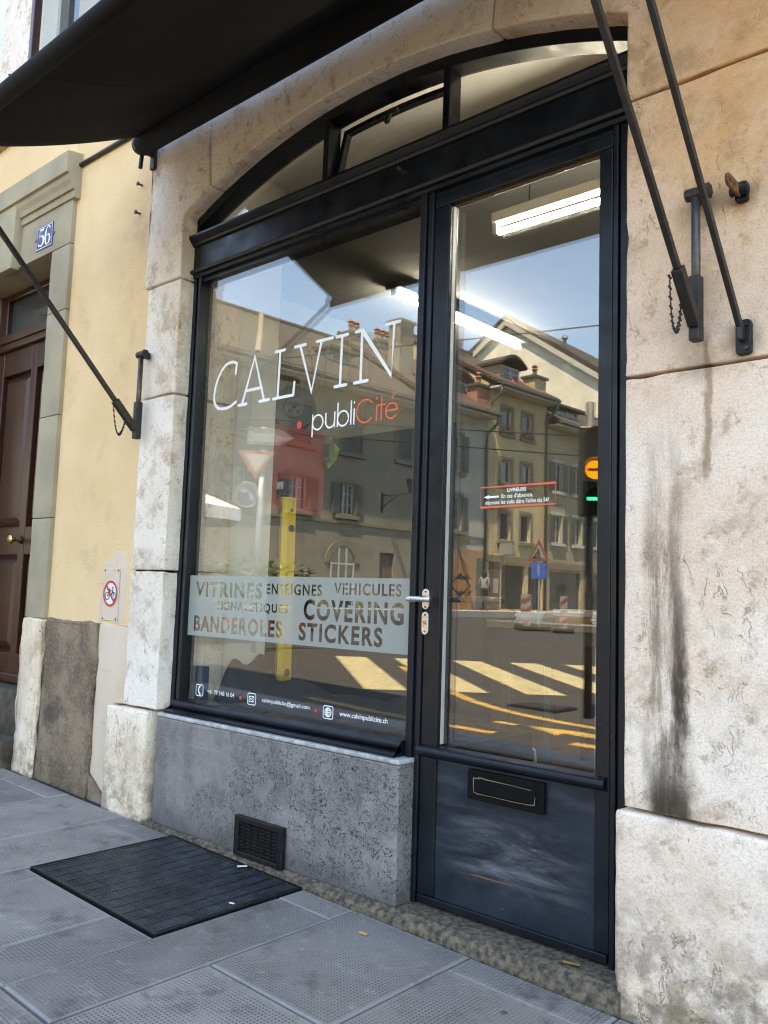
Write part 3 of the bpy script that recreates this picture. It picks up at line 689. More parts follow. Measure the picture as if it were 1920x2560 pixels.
# entrance surround
for a, b in ((.870, 1.43), (1.434, 2.02), (2.024, 2.64), (2.644, 3.033)):
    rough_block('jamb_stone', 'sandstone', yh, [(-2.852, a), (-2.635, a), (-2.635, b), (-2.852, b)], -.082, .168, amp=.0012, edge=.004, cell=.1)
    rough_block('jamb_stone', 'sandstone', yh, [(-4.165, a), (-3.948, a), (-3.948, b), (-4.165, b)], -.082, .168, amp=.0012, edge=.004, cell=.1)
rough_block('lintel', 'sandstone', yh, [(-4.165, 3.037), (-2.635, 3.037), (-2.635, 3.36), (-4.165, 3.36)], -.082, .22, amp=.0012, edge=.004, cell=.1)
rough_block('keystone', 'sandstone', yh, [(-3.53, 3.02), (-3.275, 3.02), (-3.255, 3.43), (-3.55, 3.43)], -.135, -.08, amp=.001, edge=.004, cell=.1)
bm = BM(); prism(bm, [(-.082, 3.30), (-.094, 3.30), (-.094, 3.345), (-.108, 3.345), (-.114, 3.375), (-.128, 3.40), (-.132, 3.43), (-.15, 3.435), (-.15, 3.56), (-.05, 3.575), (-.05, 3.30)], -4.22, -2.60, YZ)
obj('cornice', bm, 'sandstone', yh, bevel=.002)
# door leaf with panels, transom light
dl = obx('door', 'wood', yh, -3.95, -2.85, .17, .22, .44, 3.035)
obx('transom_bar', 'wood', dl, -3.95, -2.85, .10, .17, 2.63, 2.745, bevel=.008)
obx('transom_bar', 'wood', dl, -3.95, -2.85, .085, .10, 2.675, 2.715, bevel=.006)
for a, b, c, d in ((-3.95, -3.84, 2.745, 3.035), (-3.0, -2.85, 2.745, 3.035), (-3.84, -3.0, 2.99, 3.035)): obx('transom_frame', 'wood', dl, a, b, .12, .17, c, d, bevel=.006)
obx('transom_pane', 'pane', dl, -3.845, -2.99, .155, .166, 2.74, 3.0)
for a, b in ((-3.95, -3.86), (-3.46, -3.38), (-2.94, -2.85), ): obx('stile', 'wood', dl, a, b, .13, .17, .46, 2.63, bevel=.006)
for a, b, c, d in ((-3.86, -3.46, 2.46, 2.63), (-3.38, -2.94, 2.46, 2.63), (-3.86, -3.46, 1.24, 1.42), (-3.38, -2.94, 1.24, 1.42), (-3.86, -3.46, .46, .62), (-3.38, -2.94, .46, .62)): obx('rail', 'wood', dl, a, b, .132, .17, c, d, bevel=.006)
for a, b in ((-3.86, -3.46), (-3.38, -2.94)):
    for c, d in ((1.42, 2.46), (.62, 1.24)):
        bm = BM(); e = .055
        o = [(a+.012, c+.012), (b-.012, c+.012), (b-.012, d-.012), (a+.012, d-.012)]; i = [(a+e+.01, c+e+.01), (b-e-.01, c+e+.01), (b-e-.01, d-e-.01), (a+e+.01, d-e-.01)]
        vo = [bm.verts.new((x, .166, z)) for x, z in o]; vi = [bm.verts.new((x, .138, z)) for x, z in i]
        bm.faces.new(vi)
        for k in range(4): bm.faces.new((vo[k], vo[(k+1) % 4], vi[(k+1) % 4], vi[k]))
        obj('panel', bm, 'wood', dl)
bm = BM(); tube(bm, [(-3.41, .135, 1.335), (-3.41, .10, 1.335), (-3.41, .08, 1.335), (-3.41, .06, 1.335), (-3.41, .045, 1.335)], [.03, .012, .014, .032, .022], 16); obj('door_knob', bm, 'brass', dl, smooth=True)
obx('weatherboard', 'wood', dl, -3.95, -2.85, .09, .17, .44, .50, bevel=.012)
rough_block('door_step', 'wood_step', yh, [(-3.95, .16), (-2.86, .16), (-2.86, .43), (-3.95, .43)], -.02, .25, amp=.006, edge=.018, cell=.05)
rough_block('door_step', 'wood_step', yh, [(-4.1, -.1), (-2.87, -.1), (-2.87, .17), (-4.1, .17)], -.16, .25, amp=.006, edge=.018, cell=.05)
# upper window left of the awning
uw = obx('window', 'whitetrim', yh, -3.26, -2.30, .04, .10, 4.25, 5.9)
obx('pane', 'pane', uw, -3.20, -2.93, .03, .036, 4.32, 5.84); obx('pane', 'pane', uw, -2.63, -2.36, .03, .036, 4.32, 5.84)
obx('centre_post', 'whitetrim', uw, -2.90, -2.66, .0, .035, 4.25, 5.9, bevel=.01)
rough_block('window_jamb', 'stone_l', yh, [(-3.78, 4.032), (-3.335, 4.032), (-3.335, 6.0), (-3.78, 6.0)], YW-.03, .1, amp=.002, edge=.006, cell=.1)
obx('shutter_edge', 'wood', yh, -3.328, -3.285, YW-.05, -.0, 4.2, 5.95, bevel=.004)
bm = BM(); tube(bm, [(-3.5, YW-.03, 4.36), (-3.5, YW-.075, 4.36), (-3.5, YW-.085, 4.39)], .009); tube(bm, [(-3.49, YW-.045, 4.35), (-3.49, YW-.045, 4.28)], .006); obj('shutter_stop', bm, 'iron', yh, smooth=True)
uw2 = obx('window', 'whitetrim', yh, -6.4, -5.4, .04, .10, 4.25, 5.9); obx('pane', 'pane', uw2, -6.3, -5.5, .03, .036, 4.32, 5.84)
for x, z in ((-1.945, 3.18), (-1.95, 3.025)):
    bm = BM(); tube(bm, [(x, YW+.01, z), (x, YW-.025, z)], .005); disc(bm, (x, YW-.03, z), .011, 10, 'y', .006); obj('wall_hook', bm, 'iron', yh)

# house number plate
hn = thing('house_number_plate', 'small blue enamel house number plate reading 56 above the entrance door', 'number plate', (-2.95, -.083, 3.15))
bm = BM(); prism(bm, rrect(-3.05, -2.847, 3.078, 3.226, .004), -.0865, -.0825, XZ); disc(bm, (-3.056, -.0865, 3.15), .012, 10, 'y', .003); disc(bm, (-2.841, -.0865, 3.15), .012, 10, 'y', .003)
obj('plate', bm, 'enamel', hn)
bm = BM(); ribbon(bm, [(-3.042, 3.086), (-2.855, 3.086), (-2.855, 3.218), (-3.042, 3.218)], .003, -.0873, closed=True); obj('border', bm, 'white', hn)
bm = BM()   # 5
ribbon(bm, [(-3.008, 3.207), (-2.985, 3.202), (-2.966, 3.203), (-2.955, 3.210)], [.006, .014, .015, .004], -.0873, cap=False)
ribbon(bm, [(-3.006, 3.205), (-3.008, 3.158)], .005, -.0873, cap=False)
ribbon(bm, [(-3.007, 3.160)]+arcpts(-2.988, 3.134, .030, .031, 115, -120, 16)+[(-3.016, 3.108), (-3.018, 3.116)], [.004, .004, .006, .009, .012, .015, .018, .02, .021, .021, .02, .018, .016, .013, .01, .008, .006, .006, .010, .013], -.0873)
obj('digit_five', bm, 'white', hn)
bm = BM()   # 6
ribbon(bm, [(-2.884, 3.196), (-2.892, 3.207), (-2.908, 3.208), (-2.922, 3.197), (-2.932, 3.175), (-2.935, 3.148), (-2.932, 3.12), (-2.921, 3.101), (-2.904, 3.097)], [.012, .007, .005, .01, .017, .021, .019, .012, .005], -.0873)
ribbon(bm, [(-2.904, 3.097), (-2.888, 3.104), (-2.879, 3.127), (-2.888, 3.15), (-2.904, 3.158), (-2.923, 3.15)], [.005, .012, .019, .012, .005, .003], -.0873, cap=False)
obj('digit_six', bm, 'white', hn)

# no-bicycle sign
nb = thing('no_bicycle_sign', 'small round red no-bicycles sign on pale plate low on the wall', 'sign', (-1.99, -.06, .88))
bm = BM(); prism(bm, rrect(-2.062, -1.918, .886, 1.148, .004), -.0625, -.0575, XZ); obj('plate', bm, 'pinkpatch', nb, bevel=.001)
for x in (-2.052, -1.928):
    for z in (.895, 1.139):
        bm = BM(); disc(bm, (x, -.065, z), .0045, 10, 'y', .003); obj('screw', bm, 'iron', nb)
ccx, ccz, yb = -1.988, 1.022, -.0632
bm = BM(); disc(bm, (ccx, yb-.0002, ccz), .066, 36, 'y', .0006); obj('sign_face', bm, 'signwhite', nb)
bm = BM()
for k in (-1, 1): ribbon(bm, arcpts(ccx+k*.029, ccz-.013, .019, .019, 0, 345, 20), .0045, yb-.0014, closed=False, cap=False)
for st in ([(-.029, -.013), (-.012, .014), (.02, .014), (.004, -.013), (-.029, -.013)], [(.004, -.013), (-.014, .02)], [(.029, -.013), (.016, .026), (.026, .03)], [(-.022, .022), (-.006, .022)], [(.012, .03), (.027, .03)]):
    ribbon(bm, [(ccx+a, ccz+b) for a, b in st], .0042, yb-.0014)
obj('bicycle_pictogram', bm, 'blackprint', nb)
bm = BM(); ribbon(bm, arcpts(ccx, ccz, .0605, .0605, 0, 350, 40), .011, yb-.0030, closed=True); obj('ring', bm, 'signred', nb)
bm = BM(); ribbon(bm, [(ccx-.042, ccz+.042), (ccx+.042, ccz-.042)], .010, yb-.0045, cap=False); obj('slash', bm, 'signred', nb)
# ================================================================== the shopfront: frame, glazing, door
sf = thing('shopfront', 'blue-black painted shopfront with large display window and glazed door', 'shopfront', (-.4, .05, 0))
P_ = 'paint'
GX0, GX1, GZ0, GZ1 = -1.449, -.067, .522, 2.588
bm = BM(); box(bm, -1.532, -1.488, 0, .09, .488, 2.60); box(bm, -1.488, -1.470, .012, .09, .488, 2.60); obj('left_stile', bm, P_, sf, bevel=.003)
bm = BM(); box(bm, -1.470, GX0-.001, -.004, .055, .50, 2.60); obj('glazing_bead', bm, P_, sf, bevel=.009, seg=3)
# bottom rail: fillet, flat and half-round bead
bm = BM(); prism(bm, [(.09, .487), (-.062, .487), (-.062, .497), (-.045, .503), (-.012, .506)]+[(-.006+.024*math.cos(R(a)), .5235+.0205*math.sin(R(a))) for a in range(250, 70, -20)]+[(.02, .545), (.09, .545)], -1.47, -.068, YZ)
obj('sill_rail', bm, P_, sf)
# mullion / door post with grooves
bm = BM(); box(bm, -.066, -.037, -.004, .09, -.002, 2.60); obj('door_post', bm, P_, sf, bevel=.004)
bm = BM(); box(bm, -.0365, -.024, .010, .09, -.002, 2.60); obj('door_post_groove', bm, P_, sf)
bm = BM(); box(bm, -.0235, -.003, -.002, .09, -.002, 2.60); obj('door_post_bead', bm, P_, sf, bevel=.005)
bm = BM(); box(bm, .727, .745, -.002, .09, -.06, 2.60); box(bm, .746, .80, .008, .09, -.06, 2.60); obj('right_post', bm, P_, sf, bevel=.004)
# transom with mouldings
bm = BM(); prism(bm, [(.1, 2.560), (.012, 2.560), (.012, 2.576), (-.008, 2.582), (-.010, 2.597), (-.026, 2.600), (-.030, 2.612), (-.018, 2.622), (-.008, 2.628), (-.008, 2.738), (-.020, 2.742), (-.024, 2.752), (-.030, 2.756), (-.040, 2.768), (-.046, 2.776), (-.046, 2.786), (.1, 2.790)], -1.532, .80, YZ)
obj('transom', bm, P_, sf)
bm = BM(); box(bm, GX0-.02, GX1+.02, -.002, .055, 2.588, 2.603); obj('head_bead', bm, P_, sf, bevel=.004)
bm = BM(); tube(bm, [(-.143, -.005, 2.695), (-.143, -.04, 2.697), (-.15, -.048, 2.706)], .006); disc(bm, (-.143, -.02, 2.695), .012, 10, 'y', .01); obj('transom_hook', bm, 'iron', sf)
# arched head frame following the stone
def arcband(bm, x0, x1, off0, off1, y0, y1, n=40):
    prev = None
    for k in range(n+1):
        x = x0+(x1-x0)*k/n; nx, nz = (x-AXC)/AR, (arcz(x)-AZC)/AR
        c = [bm.verts.new((x-nx*o, y, arcz(x)-nz*o)) for o, y in ((off0, y0), (off1, y0), (off1, y1), (off0, y1))]
        if prev:
            for i in range(4): j = (i+1) % 4; bm.faces.new((prev[i], prev[j], c[j], c[i]))
        else: bm.faces.new(c)
        prev = c
    bm.faces.new(prev[::-1])
bm = BM(); arcband(bm, -1.535, .81, -.03, .046, .0, .08); obj('arch_frame', bm, P_, sf)
bm = BM(); box(bm, -1.532, -1.497, 0, .08, 2.788, arcz(-1.50)+.01); obj('arch_stile', bm, P_, sf)
for x in (-.612, .034):
    bm = BM(); box(bm, x-.005, x+.026, -.006, .07, 2.788, arcz(x)-.03); obj('arch_mullion', bm, P_, sf, bevel=.005)
def archpane(xa, xb, y0, y1):
    bm = BM(); n = 14
    poly = [(xb, 2.787), (xa, 2.787)]+[(xa+(xb-xa)*k/n, arcz(xa+(xb-xa)*k/n)-.035) for k in range(n+1)]
    prism(bm, poly[::-1], y0, y1, XZ); return obj('arch_pane', bm, 'glass', sf)
archpane(-1.505, -.612, .035, .041); archpane(.05, .80, .035, .041)
# hopper light: opened inwards at the top
hop = bpy.data.objects.new('hopper_light', None); COL.objects.link(hop); hop.parent = sf; hop.matrix_parent_inverse = sf.matrix_basis.inverted()
tilt = .22
def HP(x, z, y): return (x, .035+y+(z-2.80)*tilt, z)
hx0, hx1 = -.580, .030
bm = BM(); n = 12
rim = [(hx0+(hx1-hx0)*k/n, arcz(hx0+(hx1-hx0)*k/n)-.062) for k in range(n+1)]
def strip(bm, pts, w, y0, y1, dirn):
    prev = None
    for (x, z) in pts:
        c = [bm.verts.new(HP(x+dirn[0]*a, z+dirn[1]*a, y)) for a, y in ((0, y0), (w, y0), (w, y1), (0, y1))]
        if prev:
            for i in range(4): j = (i+1) % 4; bm.faces.new((prev[i], prev[j], c[j], c[i]))
        else: bm.faces.new(c)
        prev = c
    bm.faces.new(prev[::-1])
strip(bm, rim, .024, -.01, .02, (0, -1)); obj('hopper_rail', bm, P_, hop)
bm = BM(); strip(bm, [(hx0, 2.80), (hx0, rim[0][1])], .022, -.01, .02, (1, 0)); obj('hopper_stile', bm, P_, hop)
bm = BM(); strip(bm, [(hx1, 2.80), (hx1, rim[-1][1])], .022, -.01, .02, (-1, 0)); obj('hopper_stile', bm, P_, hop)
bm = BM(); poly = [(hx1-.01, 2.79), (hx0+.01, 2.79)]+[(x, z-.01) for x, z in rim]
v = [bm.verts.new(HP(x, z, .003)) for x, z in poly]; bm.faces.new(v); obj('hopper_pane', bm, 'glass', hop)
bm = BM(); bar(bm, HP(-.30, 3.04, -.02), HP(-.30, 2.985, -.03), .02, .014); bar(bm, HP(-.33, 3.035, -.02), HP(-.26, 3.035, -.02), .02, .02); obj('catch', bm, 'iron', hop)
# window pane
wp = obx('window_pane', 'glass', sf, GX0-.012, GX1+.012, .030, .052, GZ0-.01, GZ1+.012)
obx('pane_edge', 'deskpale', wp, GX1+.0015, GX1+.003, .012, .0295, .55, 2.585)
# ------------------------------------------------------------------ the door
dr_ = obx('door', 'paint_door', sf, .073, .676, .012, .05, .03, .500)
door = dr_
bm = BM(); box(bm, .0, .073, .004, .055, .03, 2.515); obj('door_stile', bm, 'paint', door, bevel=.005)
bm = BM(); box(bm, .676, .724, .004, .055, .03, 2.515); obj('door_stile', bm, 'paint', door, bevel=.005)
bm = BM(); box(bm, .0, .724, .004, .055, 2.5155, 2.557); obj('door_top_rail', bm, 'paint', door, bevel=.004)
bm = BM(); box(bm, .005, .72, -.001, .05, .005, .031); obj('door_kick_rail', bm, 'paint', door, bevel=.003)
bm = BM(); prism(bm, [(.03, .496), (.004, .496)]+[(-.002+.022*math.cos(R(a)), .520+.0185*math.sin(R(a))) for a in range(260, 70, -19)]+[(.03, .54)], -.001, .718, YZ)
obj('door_bead_rail', bm, 'paint', door)
obx('door_pane', 'glass', door, .068, .681, .040, .058, .53, 2.52)
obx('putty_strip', 'deskpale', door, .0735, .0755, .022, .0395, .545, 2.51); obx('putty_strip', 'desk', door, .0755, .676, .030, .0395, 2.5125, 2.515)
bm = BM(); tube(bm, [(.012, .004, 1.049), (.012, -.048, 1.049)], .009, 14); obj('handle_neck', bm, 'steel', door, smooth=True)
bm = BM(); prism(bm, rrect(-.004, .026, 1.012, 1.086, .0145), -.004, .0038, XZ); obj('handle_plate', bm, 'steel', door, bevel=.002)
bm = BM(); prism(bm, rrect(-.004, .026, .922, 1.004, .0145), -.004, .0038, XZ); obj('lock_plate', bm, 'steel', door, bevel=.002)
for z in (1.076, 1.021, .993, .934):
    bm = BM(); disc(bm, (.011, -.0052, z), .0035, 10, 'y', .0014); obj('screw', bm, 'iron', door)
bm = BM(); disc(bm, (.011, -.009, .966), .0075, 16, 'y', .005); obj('lock_cylinder', bm, 'brass', door)
bm = BM(); tube(bm, [(-.036, -.05, 1.048), (-.03, -.05, 1.048), (.03, -.05, 1.049), (.066, -.05, 1.050)], [.0085, .0105, .0105, .0095], 16); obj('handle_lever', bm, 'steel', door, smooth=True)
bm = BM(); tube(bm, [(.03, .12, 1.052), (.13, .12, 1.053), (.26, .12, 1.054)], [.010, .012, .011], 16); tube(bm, [(.03, .06, 1.052), (.03, .12, 1.052)], .009); obj('inner_lever', bm, 'iron_grey', door, smooth=True)
# letter box
lb = obx('letter_box', 'letterblack', door, .213, .508, -.004, .0115, .390, .487, bevel=.003)
bm = BM(); fl = .034
box(bm, .245, .478, -.010, -.0045, .415, .462); obj('flap', bm, 'letterblack', lb, bevel=.004)
bm = BM()
for pts in ([(.243, .462), (.268, .463), (.262, .467), (.30, .464), (.40, .462), (.465, .459)], [(.243, .462), (.2435, .432), (.245, .417), (.262, .413), (.31, .4135), (.40, .412), (.455, .413), (.478, .416), (.48, .44)]):
    ribbon(bm, pts, [.004, .003, .002, .003, .0015, .002, .002, .003, .002][:len(pts)], -.0105)
obj('worn_edge', bm, 'wirebrown', lb)

# ------------------------------------------------------------------ lettering on the glass
YG = .0285
CAL = {'C': [[(-1.181, 2.062), (-1.176, 2.112)], [(-1.176, 2.112), (-1.205, 2.1225), (-1.239, 2.122), (-1.266, 2.112), (-1.290, 2.090), (-1.316, 2.053), (-1.330, 2.018), (-1.336, 1.98), (-1.333, 1.952), (-1.322, 1.930), (-1.303, 1.914), (-1.275, 1.907), (-1.24, 1.906), (-1.205, 1.911), (-1.17, 1.927)]],
       'A': [[(-1.149, 1.908), (-1.092, 1.908)], [(-1.123, 1.909), (-1.047, 2.121), (-.969, 1.909)], [(-1.0, 1.908), (-.936, 1.908)], [(-1.101, 1.970), (-.988, 1.970)]],
       'L': [[(-.905, 2.119), (-.843, 2.119)], [(-.873, 2.118), (-.878, 1.908)], [(-.907, 1.907), (-.777, 1.907)], [(-.777, 1.907), (-.773, 1.963)]],
       'V': [[(-.778, 2.120), (-.711, 2.120)], [(-.744, 2.119), (-.663, 1.907), (-.613, 2.119)], [(-.642, 2.120), (-.547, 2.120)]],
       'I': [[(-.523, 2.119), (-.459, 2.119)], [(-.491, 2.118), (-.494, 1.909)], [(-.524, 1.908), (-.459, 1.908)]],
       'N': [[(-.412, 2.120), (-.377, 2.120), (-.214, 1.909), (-.207, 2.119)], [(-.378, 2.119), (-.378, 1.909)], [(-.413, 1.908), (-.341, 1.908)], [(-.249, 2.120), (-.179, 2.120)]]}
for ch, strokes in CAL.items():
    bm = BM()
    for s in strokes: ribbon(bm, s, .0135, YG)
    obj('letter', bm, 'white', wp)
# publiCite: thin round letters; x-height 1.74-1.80
def o_(cx, cz=1.7695, r=.030, a0=0, a1=345): return arcpts(cx, cz, r, r, a0, a1, 26)
PB = [[[(-.648, 1.803), (-.648, 1.712)], o_(-.6165, r=.031, a0=0, a1=349)],
      [[(-.569, 1.801), (-.569, 1.765)]+arcpts(-.543, 1.765, .026, .026, 180, 360, 14)+[(-.517, 1.801)], [(-.517, 1.801), (-.517, 1.740)]],
      [[(-.500, 1.835), (-.500, 1.740)], o_(-.469, r=.031)],
      [[(-.424, 1.835), (-.424, 1.740)]],
      [[(-.408, 1.800), (-.408, 1.740)], [(-.408, 1.826), (-.408, 1.829)]]]
for st in PB:
    bm = BM()
    for s in st: ribbon(bm, s, .0072, YG)
    obj('letter', bm, 'white', wp)
CT = [[arcpts(-.347, 1.785, .047, .046, 42, 318, 26)], [[(-.285, 1.800), (-.285, 1.740)], [(-.285, 1.826), (-.285, 1.829)]],
      [[(-.260, 1.832), (-.260, 1.740)], [(-.277, 1.800), (-.243, 1.800)]], [[(-.236, 1.772), (-.178, 1.772)], arcpts(-.207, 1.7695, .030, .030, 4, 318, 22), [(-.206, 1.818), (-.194, 1.838)]]]
for st in CT:
    bm = BM()
    for s in st: ribbon(bm, s, .0072, YG)
    obj('letter', bm, 'orangevinyl', wp)
bm = BM(); disc(bm, (-.729, YG-.0006, 1.770), .0155, 24, 'y', .0005, rz=.0175); obj('dot', bm, 'red', wp)
# frosted band with cut-out words
def band_mesh():
    cu = bpy.data.curves.new('band', 'CURVE'); cu.dimensions = '2D'; cu.fill_mode = 'BOTH'; cu.resolution_u = 3
    s = cu.splines.new('POLY'); s.points.add(3); s.use_cyclic_u = True
    for p, c in zip(s.points, ((-1.447, .8425), (-.071, .8425), (-.071, 1.1225), (-1.447, 1.1225))): p.co = (*c, 0, 1)
    for w, x0, x1, z0, z1 in (('VITRINES', -1.395, -.925, 1.027, 1.091), ('ENSEIGNES', -.895, -.554, 1.0475, 1.091), ('VEHICULES', -.481, -.131, 1.056, 1.100),
                              ('SIGNALETIQUES', -1.232, -.752, .963, 1.0055), ('COVERING', -.652, -.119, .951, 1.0285), ('BANDEROLES', -1.396, -.785, .867, .934), ('STICKERS', -.677, -.221, .8645, .9325)):
        o = font_obj(w, .0); o.data.space_character = 1.2; bpy.context.view_layer.update(); dg = bpy.context.evaluated_depsgraph_get()
        src = o.to_curve(dg)
        P = [p.co for q in src.splines for p in q.bezier_points]
        a, b = min(p.x for p in P), max(p.x for p in P); c, d = min(p.y for p in P), max(p.y for p in P)
        T = lambda p: (x0+(p.x-a)/(b-a)*(x1-x0), z0+(p.y-c)/(d-c)*(z1-z0), 0)
        grow = (.048 if z1-z0 > .06 else .038)*(z1-z0)
        loops = []
        for q in src.splines:
            bp = q.bezier_points; pl = []
            for k in range(len(bp)):
                A, B = bp[k], bp[(k+1) % len(bp)]; c0, c1, c2, c3 = (Vector(T(v)) for v in (A.co, A.handle_right, B.handle_left, B.co))
                line = ((c1-c0).cross(c3-c0)).length < 1e-7 and ((c2-c0).cross(c3-c0)).length < 1e-7
                for j in range(1 if line else 6):
                    t = j/6; pl.append(c0*(1-t)**3+c1*3*t*(1-t)**2+c2*3*t*t*(1-t)+c3*t**3)
            pl = [p for i, p in enumerate(pl) if (p-pl[i-1]).length > .0006]
            ar = sum(pl[i-1].x*pl[i].y-pl[i].x*pl[i-1].y for i in range(len(pl))); loops.append((ar, pl))
        sg = 1 if max(loops, key=lambda l: abs(l[0]))[0] > 0 else -1
        for ar, pl in loops:
            n = cu.splines.new('POLY'); n.points.add(len(pl)-1); n.use_cyclic_u = True
            for i, p in enumerate(pl):
                t0 = (p-pl[i-1]).normalized(); t1 = (pl[(i+1) % len(pl)]-p).normalized(); t = (t0+t1).normalized()
                k = grow/max(.55, t.dot(t1)); n.points[i].co = (p.x+t.y*k*sg, p.y-t.x*k*sg, 0, 1)
        o.to_curve_clear(); bpy.data.objects.remove(o)
    o = bpy.data.objects.new('band', cu); COL.objects.link(o); bpy.context.view_layer.update()
    me = bpy.data.meshes.new_from_object(o.evaluated_get(bpy.context.evaluated_depsgraph_get())); bpy.data.objects.remove(o)
    for v in me.vertices: v.co = (v.co.x, YG+.0006, v.co.y)
    me.materials.clear(); return me
bo = mesh_obj('frosted_band', band_mesh(), 'film', wp); bo['label'] = 'frosted film band with cut-out service words'
# contact line
text('phone_number', '+41 79 548 16 04', 'white', wp, -1.271, -1.078, .587, .607, YG, .004)
text('email_address', 'calvinpublicite@gmail.com', 'white', wp, -.890, -.597, .584, .607, YG, .006)
text('web_address', 'www.calvinpublicite.ch', 'white', wp, -.428, -.178, .578, .603, YG, .008)
for x, z in ((-1.033, .592), (-.559, .590)):
    bm = BM(); disc(bm, (x, YG-.0006, z), .0082, 18, 'y', .0005); obj('dot', bm, 'red', wp)
for x0, x1, z0, z1 in ((-1.356, -1.303, .571, .621), (-.984, -.931, .570, .618), (-.517, -.463, .566, .615)):
    bm = BM(); ribbon(bm, rrect(x0, x1, z0, z1, .009), .0035, YG, closed=True)
    cx, cz = (x0+x1)/2, (z0+z1)/2
    if x0 < -1.3: ribbon(bm, [(cx+.006, cz-.017), (cx-.003, cz-.009), (cx-.006, cz), (cx-.003, cz+.012), (cx+.004, cz+.018)], [.009, .007, .006, .007, .009], YG-.001)
    elif x0 < -.9:
        ribbon(bm, [(cx-.016, cz-.011), (cx+.016, cz-.011), (cx+.016, cz+.011), (cx-.016, cz+.011)], .0032, YG-.001, closed=True)
        ribbon(bm, [(cx-.015, cz+.01), (cx, cz-.002), (cx+.015, cz+.01)], .0032, YG-.0025)
        ribbon(bm, [(cx-.015, cz-.01), (cx-.005, cz)], .0028, YG-.003); ribbon(bm, [(cx+.015, cz-.01), (cx+.005, cz)], .0028, YG-.003)
    else:
        ribbon(bm, arcpts(cx, cz, .017, .0175, 0, 350, 26), .004, YG-.001, closed=True)
        ribbon(bm, arcpts(cx, cz, .008, .0175, 0, 350, 26), .0035, YG-.0024, closed=True)
        for s in ([(cx, cz-.017), (cx, cz+.017)], [(cx-.016, cz), (cx+.016, cz)], [(cx-.014, cz+.009), (cx+.014, cz+.009)], [(cx-.014, cz-.009), (cx+.014, cz-.009)]): ribbon(bm, s, .0034, YG-.0038)
    obj('icon', bm, 'white', wp)
# delivery notice on the door pane
DG = .0385; dpn = [c for c in door.children if c.name.startswith('door_pane')][0]
bm = BM(); ribbon(bm, [(.214, 1.374), (.510, 1.374), (.510, 1.444), (.214, 1.444)], .0042, DG, closed=True); obj('notice_border', bm, 'orangevinyl', dpn)
text('notice_line', 'LIVREURS', 'white', dpn, .323, .398, 1.424, 1.437, DG, .025)
text('notice_line', "En cas d'absence,", 'white', dpn, .299, .425, 1.401, 1.4185, DG, .008)
text('notice_line', "déposez les colis dans l'allée du 56!", 'white', dpn, .233, .486, 1.379, 1.398, DG, .008)
bm = BM(); ribbon(bm, [(.245, 1.4095), (.290, 1.4095)], .0068, DG, cap=False); bm.faces.new([bm.verts.new((x, DG-.001, z)) for x, z in ((.226, 1.4095), (.249, 1.402), (.249, 1.417))]); obj('notice_arrow', bm, 'white', dpn)
# black diamond sticker above the lever
bm = BM(); dx, dz, a, b = .132, 1.102, .044, .042
ribbon(bm, [(dx-a, dz), (dx, dz-b), (dx+a, dz), (dx, dz+b)], .0025, DG, closed=True)
for s in (1, -1): bm.faces.new([bm.verts.new((x, DG-.0015, z)) for x, z in ((dx, dz+s*b), (dx+a*.5*s, dz+s*b*.5), (dx-a*.5*s, dz+s*b*.5))])
obj('diamond_sticker', bm, 'blackprint', dpn)
# ================================================================== awning and wall ironwork
aw = thing('awning', 'black cloth roller awning stretched above the shopfront', 'awning', (-.35, -.1, 3.3))
AX0, AX1 = -1.765, 1.06; RY, RZ = -.165, 3.305; BY, BZ = -1.13, 2.865
bm = BM(); nx, ny = 44, 20; grid = []
for i in range(nx+1):
    col = []
    for j in range(ny+1):
        s = j/ny; x = AX0+(AX1-AX0)*i/nx; edge = min(i, nx-i)/nx
        zz = RZ+.045+(BZ+.02-RZ-.045)*s; sag = .03*math.sin(math.pi*s)*(1+.6*math.exp(-edge*22))
        rip = .006*math.sin(x*3.1+s*2)*math.sin(math.pi*s)+.004*math.sin(x*11+s*5)*s*(1-s)*3
        col.append(bm.verts.new((x+(.02*math.sin(math.pi*s) if i == 0 else 0), RY+(BY-RY)*s, zz-sag+rip)))
    grid.append(col)
for i in range(nx):
    for j in range(ny): bm.faces.new((grid[i][j], grid[i+1][j], grid[i+1][j+1], grid[i][j+1]))
fo = obj('awning_cloth', bm, 'awning', aw, smooth=True)
so = fo.modifiers.new('thick', 'SOLIDIFY'); so.thickness = .002
bm = BM(); tube(bm, [(AX0-.02, RY, RZ), (AX1+.02, RY, RZ)], .055, 20); obj('roller', bm, 'awning', aw, smooth=True)
bm = BM(); tube(bm, [(AX0-.01, BY, BZ), (AX1+.01, BY, BZ)], .034, 18); obj('front_bar', bm, 'awning', aw, smooth=True)
for x in (AX0-.03, AX1+.03):
    bm = BM(); box(bm, x-.02, x+.02, -.10, -.0815, RZ-.10, RZ+.06); box(bm, x-.014, x+.014, -.20, -.0995, RZ-.035, RZ+.03); disc(bm, (x-.03, RY, RZ), .042, 16, 'x', .06); tube(bm, [(x-.015, -.15, RZ-.03), (x-.015, -.155, RZ-.115)], .011); obj('roller_bracket', bm, 'iron', aw, bevel=.004)
